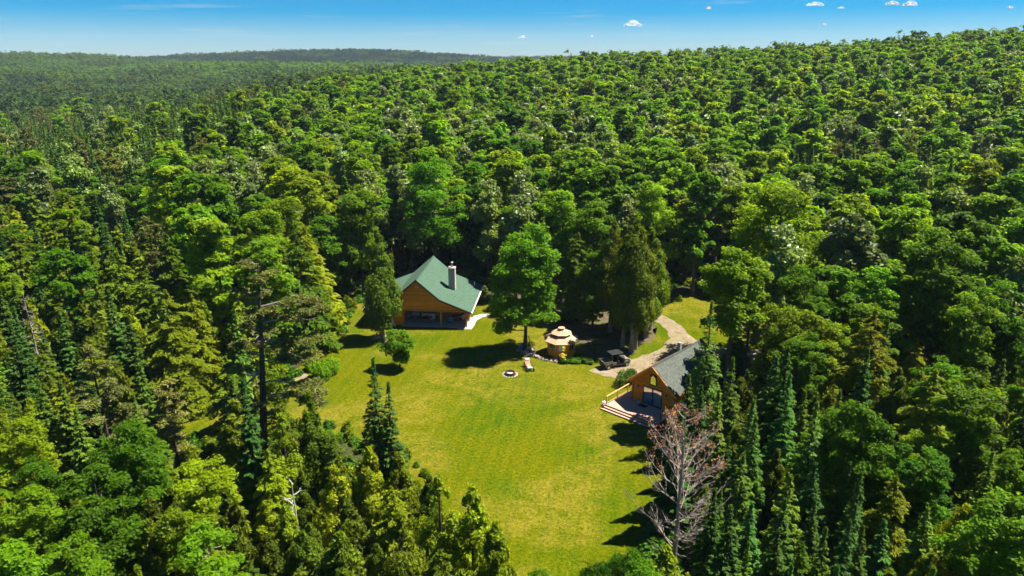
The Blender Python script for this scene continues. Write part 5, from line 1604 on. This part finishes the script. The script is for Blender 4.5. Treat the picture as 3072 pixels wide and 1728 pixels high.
inst, mass = [], {k: [] for k in DIM}
auto = [t for t in TREES if not t.get('hero')]
for kind in DIM:
    ts = sorted([t for t in auto if t['kind'] == kind], key=lambda t: -t['vis'])
    cut = [t for t in ts if t['vis'] >= 7][:270]
    ids = set(map(id, cut))
    inst += cut
    mass[kind] = [t for t in ts if id(t) not in ids]
labels = {}
med = {k: np.median([t['sz'] for t in inst if t['kind'] == k] or [1]) for k in DIM}
pos = np.array([(t['u'], t['vv']) for t in inst]) if inst else np.zeros((0, 2))
for i, t in enumerate(inst):
    size = 'tall' if t['sz'] > med[t['kind']] * 1.07 else ('small' if t['sz'] < med[t['kind']] * 0.93 else 'mid-sized')
    t['base'] = size + ' ' + TONES[t['kind']][t['tone']][0] + ' ' + PLAIN[t['kind']]
    t['reg'] = region(t)
    t['nm'] = TONES[t['kind']][t['tone']][0] + ' ' + PLAIN[t['kind']]
    t['short'] = ('in front' if t['y'] < 76 else 'level with the house' if t['y'] < 125 else 'far up') + (' on the left' if t['u'] < .4 else ' on the right' if t['u'] > .6 else ' in the middle')
    d2 = ((pos - pos[i]) * np.array([16, 9])) ** 2
    d2 = d2.sum(1); d2[i] = 9e9
    t['nb'] = np.argsort(d2)[:8]
def count(key):
    c = {}
    for t in inst: c.setdefault(t[key], []).append(t)
    return c
for t in inst: t['label'] = t['base'] + ' ' + t['reg']
LMK = [(12, 43.6, 'dead larch'), (-23.4, 57.8, 'big half-bare pine'), (-10.6, 52, 'twin spruces'), (30, 71.5, 'bare white birch'), (33, 85, 'huge maple'), (24.9, 40, 'small blue spruce'), (30.4, 40.2, 'golden cedar'),
       (22.6, 47, 'spruce with bare trunk'), (19.2, 64.2, 'spruce over the cabin roof'), (34.5, 63, 'golden hemlock'), (-36.3, 56, 'soft grey-green pine'), (-16.2, 45, 'forked snag'), (-18.1, 91.7, 'grey-green cedar'),
       (-19.4, 37.6, 'spiky dead trunk'), (-63.8, 86.8, 'crooked dead trunk'), (-51.5, 70.5, 'grey dead stem'), (57, 88, 'white-limbed tree top'), (-34, 60, 'grass lobe'), (-46.6, 62, 'white leaning log'), (-33.5, 90, 'bright maple behind the pine')]
used = set()
for lab_, ts in list(count('label').items()):
    if len(ts) == 1: used.add(lab_)
for lab_, ts in list(count('label').items()):
    if len(ts) > 1:
        for t in ts:   # told apart by the tree next to it
            for j in t['nb']:
                o_ = inst[j]
                side = 'right' if o_['u'] > t['u'] else 'left'
                nm = TONES[o_['kind']][o_['tone']][0] + ' ' + PLAIN[o_['kind']]
                cand = f"{t['base']} {t['reg']}, a {nm} on its {side}"
                if cand not in used and len(cand.split()) <= 16:
                    t['label'] = cand; used.add(cand); break
for lab_, ts in list(count('label').items()):
    if len(ts) > 1:
        for t in ts:   # or by the nearest thing one can find
            if t['y'] > 128: continue
            near_ = sorted(LMK, key=lambda q: math.hypot(q[0] - t['x'], q[1] - t['y']))[:3]
            for (qx, qy, qn) in near_:
                dx, dy = t['x'] - qx, t['y'] - qy
                far_ = 'just' if math.hypot(dx, dy) < 6 else 'well' if math.hypot(dx, dy) > 14 else ''
                rel = ('right of' if dx > 0 else 'left of') if abs(dx) > abs(dy) else ('behind' if dy > 0 else 'in front of')
                cand = ' '.join(f"{t['base']} {far_} {rel} the {qn}".split())
                if cand not in used and len(cand.split()) <= 16:
                    t['label'] = cand; used.add(cand); break
for lab_, ts in list(count('label').items()):
    if len(ts) > 1:
        for t in ts:   # or by the two beside it
            nb = [inst[j] for j in t['nb'][:6]]
            done = False
            for p_ in range(len(nb)):
                for q_ in range(p_ + 1, len(nb)):
                    if (nb[p_]['u'] - t['u']) * (nb[q_]['u'] - t['u']) >= 0: continue
                    cand = f"{t['base']} {t['short']}, between a {nb[p_]['nm']} and a {nb[q_]['nm']}"
                    if cand not in used and len(cand.split()) <= 16:
                        t['label'] = cand; used.add(cand); done = True; break
                if done: break
for lab_, ts in count('label').items():
    for t in ts: t['group'] = t['kind'] + ' trees ' + t['reg'] if len(ts) > 1 else t['kind'] + ' trees of the woods'

proto = {}
def place(t):
    kind, lod = t['kind'], lod_of(t)
    v = t['v'] % NVAR[lod]
    key = (kind, lod, v)
    nm = kind + '_tree'
    ms = MESH[key]
    if key not in proto:
        if lod == 'far':
            o = link_mesh(nm, ms[0])
        else:
            o = empty(nm)
            link_mesh('crown', ms[0], o); link_mesh('trunk', ms[1], o)
        proto[key] = o
    else:
        o = copy_tree(proto[key])
    o.location = (t['x'], t['y'], t['z'] - 0.05)
    o.rotation_euler = (0, 0, t['rz'])
    o.scale = (t['s'], t['s'], t['sz'])
    tag(o, t['label'], 'tree', t['group'])
    tone = (*TONES[kind][t['tone']][1], 1)
    o.color = tone
    for c_ in o.children:
        if c_.name.startswith('crown'): c_.color = tone
    return o
for t in inst: place(t)

def scatter(name, items, sources, parent=None):
    """one object that sets the given meshes on points with geometry nodes; items: (x, y, z, rz, s, sz, variant)"""
    me = bpy.data.meshes.new(name)
    me.from_pydata([(i[0], i[1], i[2]) for i in items], [], [])
    for an, k in (('rz', 3), ('sx', 4), ('sz', 5)):
        me.attributes.new(an, 'FLOAT', 'POINT').data.foreach_set('value', np.array([i[k] for i in items], np.float32))
    me.attributes.new('vr', 'INT', 'POINT').data.foreach_set('value', np.array([i[6] for i in items], np.int32))
    o = link_mesh(name, me)
    o['kind'] = 'stuff'
    ng = bpy.data.node_groups.new(name, 'GeometryNodeTree')
    ng.interface.new_socket('Geometry', in_out='INPUT', socket_type='NodeSocketGeometry')
    ng.interface.new_socket('Geometry', in_out='OUTPUT', socket_type='NodeSocketGeometry')
    gi, go = ng.nodes.new('NodeGroupInput'), ng.nodes.new('NodeGroupOutput')
    jn = ng.nodes.new('GeometryNodeJoinGeometry')
    def attr(nm, typ):
        n = ng.nodes.new('GeometryNodeInputNamedAttribute'); n.data_type = typ; n.inputs['Name'].default_value = nm
        return n.outputs['Attribute']
    rz = ng.nodes.new('ShaderNodeCombineXYZ'); ng.links.new(attr('rz', 'FLOAT'), rz.inputs['Z'])
    sc_ = ng.nodes.new('ShaderNodeCombineXYZ')
    sx = attr('sx', 'FLOAT')
    ng.links.new(sx, sc_.inputs['X']); ng.links.new(sx, sc_.inputs['Y']); ng.links.new(attr('sz', 'FLOAT'), sc_.inputs['Z'])
    vr = attr('vr', 'INT')
    for k, s_ in enumerate(sources):
        cm = ng.nodes.new('FunctionNodeCompare'); cm.data_type = 'INT'; cm.operation = 'EQUAL'
        ng.links.new(vr, cm.inputs[2]); cm.inputs[3].default_value = k
        oi = ng.nodes.new('GeometryNodeObjectInfo'); oi.transform_space = 'ORIGINAL'; oi.inputs['Object'].default_value = s_
        ip = ng.nodes.new('GeometryNodeInstanceOnPoints')
        ng.links.new(gi.outputs[0], ip.inputs['Points']); ng.links.new(cm.outputs[0], ip.inputs['Selection'])
        ng.links.new(oi.outputs['Geometry'], ip.inputs['Instance'])
        ng.links.new(rz.outputs[0], ip.inputs['Rotation']); ng.links.new(sc_.outputs[0], ip.inputs['Scale'])
        ng.links.new(ip.outputs[0], jn.inputs[0])
    ng.links.new(jn.outputs[0], go.inputs[0])
    md = o.modifiers.new('scatter', 'NODES'); md.node_group = ng
    return o

for kind in DIM:
    ts = mass[kind]
    src = {}
    for (k_, lod, v), o in proto.items():
        if k_ == kind and lod == 'far': src[len(src)] = o
    nfar = len(src)
    if not src:
        t = ts.pop() if ts else None
        continue
    items = []
    for t in ts:
        items.append((t['x'], t['y'], t['z'] - .05, t['rz'], t['s'], t['sz'], t['v'] % nfar))
    if items: scatter(kind + '_woods', items, [src[k] for k in range(nfar)])

# --- undergrowth: low leafy mounds round the clearing and under the trees
rg = np.random.default_rng(8)
def mound(rg, n, r_, h, card, leafm, name, lens=1.4):
    cr = Cards()
    d = rdir(rg, n); d[:, 2] = np.abs(d[:, 2])
    c = d * np.array([r_, r_, h]) * (0.55 + .5 * rg.random((n, 1)))
    c[:, 2] += 0.05 + 0.15 * np.sin(c[:, 0] * 5) * h
    s = card * rg.uniform(.7, 1.4, n)
    cr.add(c, unit(d * .6 + np.array([0, 0, .5]) + rdir(rg, n) * .6), rdir(rg, n), s * lens, s, rg.random(n))
    return cards_mesh(name, cr, leafm)
items = []
tries = 0
while len(items) < 2300 and tries < 60000:
    tries += 1
    y = 30 + 110 * rnd.random() ** 1.1
    half = 0.78 * (y * .95 + 11)
    x = rnd.uniform(-half, half)
    if in_poly((x, y), LAWN) or in_poly((x, y), DRIVE) or any(a < x < b and c_ < y < d for a, b, c_, d in HOUSES): continue
    s = rnd.uniform(.6, 1.5)
    items.append((x, y, 0.0 if y < 115 else float(terrain(x, y)), rnd.uniform(0, 6.28), s, s * rnd.uniform(.7, 1.3), rnd.randrange(2)))
lw = [Vector((*p, 0)) for p in LAWN]
for i in range(len(lw)):          # a looser fringe of tall growth all round the clearing
    p, q = lw[i], lw[(i + 1) % len(lw)]
    nrm = (q - p).cross(Vector((0, 0, 1))).normalized()
    for k in range(int((q - p).length * 2.0)):
        c_ = p.lerp(q, rnd.random()) + nrm * rnd.uniform(-.3, 2.6)
        if c_.y > 108 and -22 < c_.x < 36 or in_poly((c_.x, c_.y), DRIVE) or any(a_ < c_.x < b_ and e_ < c_.y < f_ for a_, b_, e_, f_ in HOUSES): continue
        if c_.x > 7 and c_.y > 38 and c_.y < 90: continue
        s = rnd.uniform(.3, 1.0)
        items.append((c_.x, c_.y, 0.0, rnd.uniform(0, 6.28), s, s * rnd.uniform(.8, 1.5), rnd.randrange(2)))
ug = [tag(link_mesh('undergrowth', mound(rg, 240, 0.85, 0.75, 0.26, M_SHRUB, 'undergrowth')), kind='stuff'), tag(link_mesh('undergrowth', mound(rg, 240, 0.7, 1.1, 0.24, LEAF['hemlock'], 'undergrowth')), kind='stuff')]
ug[0].location = (-27.9, 86, 0); ug[1].location = (-28.6, 94, 0)
scatter('undergrowth', items, ug)

def shrub(x, y, r_, h, label, m=M_SHRUB, n=1500, card=.13, seed=1, name='shrub', group=None, cat='shrub'):
    rg = np.random.default_rng(seed)
    cr = Cards()
    cl = np.array([(rg.normal() * r_ * .4, rg.normal() * r_ * .4, h * rg.uniform(.3, .72), r_ * rg.uniform(.35, .6)) for _ in range(9)])
    ki = rg.integers(0, 9, n); d = rdir(rg, n)
    c = cl[ki, :3] + d * (cl[ki, 3] * (.7 + .4 * rg.random(n)))[:, None] * np.array([1, 1, min(1, .6 * h / r_)])
    c[:, 2] = np.abs(c[:, 2])
    s = card * rg.uniform(.7, 1.4, n)
    cr.add(c, unit(d * .6 + np.array([0, 0, .4]) + rdir(rg, n) * .6), rdir(rg, n), s * 1.4, s, rg.random(n))
    o = empty(name, (x, y, 0), 0, label, cat, group)
    link_mesh('foliage', cards_mesh('foliage', cr, m), o)
    mb = MB()
    for k in range(5):
        a = k * 1.26
        mb.tube([(0.05 * math.cos(a), 0.05 * math.sin(a), 0), (r_ * .45 * math.cos(a), r_ * .45 * math.sin(a), h * .6)], [0.03, 0.012], 5)
    mb.build('stems', M_BARK, o)
    return o
sx_, sy_ = cam_ground(1578, 965)
shrub(sx_, sy_, 1.25, 1.9, 'rounded dark green bush at the rear left corner of the cabin', n=3800, seed=2)
for k, (u, v, r_, h) in enumerate([(1432, 908, .7, .7), (1448, 910, .8, .65), (1464, 909, .75, .7), (1478, 911, .6, .5)]):
    x, y = cam_ground(u, v)
    shrub(x, y, r_, h, ['low dark shrub at the right front corner of the gazebo', 'low shrub second to the right of the gazebo front', 'low shrub third from the gazebo towards the vehicle', 'smallest low shrub, nearest the utility vehicle'][k], n=1500, seed=10 + k, group='low shrubs beside the gazebo')
x, y = cam_ground(1415, 911)
sh_ = shrub(x, y, .55, .75, 'yellow flowering plant at the front of the gazebo', m=M_WEED, n=900, seed=20, name='flowering_plant', cat='plant')
mb = MB()
for k in range(26):
    a, r_ = rnd.uniform(0, 6.28), rnd.uniform(0, .5)
    mb.cbox((r_ * math.cos(a), r_ * math.sin(a), rnd.uniform(.6, 1.25) - r_ * .4), (.13, .12, .07), rnd.uniform(0, 3), rnd.uniform(-.5, .5))
mb.build('flowers', M_YELLOWFLOWER, sh_)
x, y = cam_ground(815, 945)
shrub(x, y, 1.6, 2.2, 'bright green bush on the left lawn edge, below the pine limbs', m=LEAF['maple'], n=4200, card=.17, seed=30)
x, y = cam_ground(785, 930)
shrub(x, y, 1.1, 1.4, 'smaller bush left of the bright one on the lawn edge', m=LEAF['maple'], n=2200, card=.16, seed=31)
x, y = cam_ground(560, 1075)
# tall weeds at the bottom of the lawn
items = []
while len(items) < 150:
    x, y = rnd.uniform(5.4, 10.0), rnd.uniform(40.5, 45.4)
    if x < 5.4 + max(0, (y - 43.6)) * 1.6: continue
    s = rnd.uniform(.5, 1.0)
    items.append((x, y, 0.0, rnd.uniform(0, 6.28), s, s * rnd.uniform(.7, 1.2), 0))
rg = np.random.default_rng(14)
n = 260
cr = Cards()
a = rg.random(n) * 6.28; r_ = rg.random(n) * .5
c = np.stack([np.cos(a) * r_, np.sin(a) * r_, .1 + rg.random(n) * .85], 1)
cr.add(c, rdir(rg, n) + np.array([0, 0, .4]), np.stack([np.cos(a) * .5, np.sin(a) * .5, np.ones(n)], 1) + rdir(rg, n) * .35, .34, .09, rg.random(n))
wd = tag(link_mesh('tall_weeds', cards_mesh('tall_weeds', cr, M_WEED)), kind='stuff'); wd.location = (9.3, 45.6, 0)
scatter('tall_weeds', items, [wd])

# --- far woods: patches of a few dozen trees each, laid over the distant hills
def patch(seed, kinds, size=46, nt=54, name='distant_woods'):
    rg = np.random.default_rng(seed)
    allc = Cards()
    pts = []
    while len(pts) < nt:
        p = rg.uniform(-size / 2, size / 2, 2)
        if all((p[0] - q[0]) ** 2 + (p[1] - q[1]) ** 2 > 20 for q in pts) or rg.random() < .02: pts.append(p)
    for p in pts:
        k = kinds[rg.integers(len(kinds))]
        H, Rr, zb = DIM[k]
        s = rg.uniform(.8, 1.2)
        if k in ('maple', 'poplar'): c_, _ = broad(rg, H * s, Rr * s, zb * s, 150, 1.35, nclump=12, lump=.42)
        elif k == 'pine': c_, _ = broad(rg, H * s, 3.0 * s, 9 * s, 110, 1.2, nclump=9, lump=.42, flat=.6)
        else: c_, _ = conifer(rg, H * s, Rr * 1.1 * s, zb, 110, .75, step=1.3)
        tn = rg.uniform(-.25, .25)
        for q in range(len(c_.c)):
            c_.c[q] = c_.c[q] + np.array([p[0], p[1], 0]); c_.t[q] = np.clip(c_.t[q] + tn, 0, 1)
        for nm in 'cnalwt': getattr(allc, nm).extend(getattr(c_, nm))
    return allc
PT = []
FAR = [leaf_material('distant_maple_leaves', (0.066, 0.128, 0.012), 0.45, spec=.05), leaf_material('distant_mixed_leaves', (0.058, 0.112, 0.014), 0.45, spec=.05), leaf_material('distant_spruce_needles', (0.040, 0.082, 0.020), 0.25, spec=.05),
       leaf_material('distant_swamp_leaves', (0.055, 0.098, 0.016), 0.35, spec=.05), leaf_material('distant_pine_needles', (0.026, 0.062, 0.018), 0.25, spec=.05), leaf_material('distant_aspen_leaves', (0.080, 0.150, 0.030), 0.4, spec=.05)]
for k, (kinds, lm) in enumerate([(['maple', 'maple', 'poplar'], 'maple'), (['maple', 'poplar', 'hemlock'], 'maple'), (['spruce', 'spruce', 'spruce', 'maple'], 'spruce'), (['spruce', 'poplar', 'maple'], 'hemlock'), (['pine', 'pine', 'spruce'], 'pine'), (['poplar', 'maple'], 'poplar')]):
    o = tag(link_mesh('distant_woods', cards_mesh('distant_woods', patch(500 + k, kinds), FAR[k])), kind='stuff')
    PT.append(o)
items, y = [], 455.0
first = [False] * 6
while y < 3000:
    st_ = 36 if y < 1300 else 44
    x = -0.80 * (y * .95 + 11) - 30
    xe = min(0.80 * (y * .95 + 11) + 30, 620 if y > 560 else 9e9)
    while x < xe:
        px_, py_ = x + rnd.uniform(-8, 8), y + rnd.uniform(-8, 8)
        u = px_ / (py_ * .95)
        z = float(terrain(px_, py_))
        if py_ > 1720 and z > 13: vr = 4 if rnd.random() < .85 else 3
        elif u < -0.24 and py_ < 900: vr = rnd.choice([2, 2, 2, 2, 3])
        elif u < -0.05 and py_ < 1000: vr = rnd.choice([0, 1, 2, 3, 5])
        elif 900 < py_ < 1400 and -0.5 < u < -.1: vr = rnd.choice([5, 0, 0])
        elif u > 0: vr = rnd.choice([0, 0, 1])
        else: vr = rnd.choice([0, 1, 1, 3, 5])
        s = rnd.uniform(.9, 1.15)
        if not first[vr]:
            first[vr] = True; PT[vr].location = (px_, py_, z - .5)
        else:
            items.append((px_, py_, z - .5, rnd.uniform(0, 6.28), s, s, vr))
        x += st_
    y += st_
scatter('distant_woods', items, PT)

# ------------------------------------------------------------------ clouds, far beyond the hills
def cloud(u, v, wpx, hpx, label, seed, dist=9000.0):
    px, py = u / 2.515625, v / 2.515625
    d = Vector(((px - 512) / FPX, math.cos(PITCH) - (py - 288) / FPX * math.sin(PITCH), -math.sin(PITCH) - (py - 288) / FPX * math.cos(PITCH)))
    p = Vector((0, 0, CAM_H)) + d * dist
    W, Hh = wpx / 2.515625 / FPX * dist, hpx / 2.515625 / FPX * dist
    rnd_ = random.Random(seed)
    bm = bmesh.new()
    nb = 9
    for k in range(nb):
        t = (k + .5) / nb * 2 - 1
        r_ = Hh * .5 * (1 - .55 * abs(t)) * rnd_.uniform(.7, 1.15)
        q = bmesh.ops.create_icosphere(bm, subdivisions=3, radius=1)
        for vtx in q['verts']:
            n_ = vtx.co.copy()
            k_ = 1 + .12 * math.sin(7 * n_.x + seed) * math.sin(6 * n_.z + k)
            vtx.co = Vector((n_.x * r_ * 1.5 * k_ + t * W * .42, n_.y * r_ * 1.4 * k_ + rnd_.uniform(-.02, .02) * Hh, n_.z * r_ * (1.0 if n_.z > 0 else .7) * k_ + (.15 - .25 * abs(t)) * Hh))
    me = bpy.data.meshes.new('cloud'); bm.to_mesh(me); bm.free()
    me.materials.append(M_CLOUD)
    me.polygons.foreach_set('use_smooth', [True] * len(me.polygons))
    o = tag(link_mesh('cloud', me), label, 'cloud', 'small fair weather clouds')
    o.location = p
    return o
for k, c_ in enumerate([(1590, 63, 52, 20, 'brightest small white cloud, alone above the middle of the hill'), (1314, 94, 26, 9, 'tiny flat cloud low over the distant ridge'), (1488, 92, 13, 7, 'faint speck of cloud left of the brightest one'),
                        (2050, 12, 48, 15, 'flat oblong cloud at the top edge, left of the close pair'), (2116, 20, 22, 7, 'tiny cloud under the flat oblong one'), (2244, 10, 36, 15, 'left cloud of the close pair near the top edge'),
                        (2290, 12, 40, 17, 'right and rounder cloud of the close pair near the top edge'), (2541, 20, 15, 9, 'tiny cloud by the top right corner'), (2072, 63, 16, 8, 'faint small cloud low over the right hilltop'), (1782, 22, 16, 9, 'faint puff right above the brightest cloud')]):
    cloud(*c_[:5], seed=k + 3)

# ------------------------------------------------------------------ air
HAZE = True
if HAZE:
    hm = bpy.data.materials.new('haze_air'); hm.use_nodes = True
    ht = hm.node_tree; ht.nodes.clear()
    ho = ht.nodes.new('ShaderNodeOutputMaterial'); hv = ht.nodes.new('ShaderNodeVolumePrincipled')
    hv.inputs['Color'].default_value = (0.62, 0.78, 1.0, 1)
    hv.inputs['Density'].default_value = 0.00006
    ht.links.new(hv.outputs[0], ho.inputs['Volume'])
    hb = MB().box(-3400, 2700, -250, 3800, -3, 160).build('haze', hm)
    tag(hb, kind='stuff')
    hb.display_type = 'WIRE'
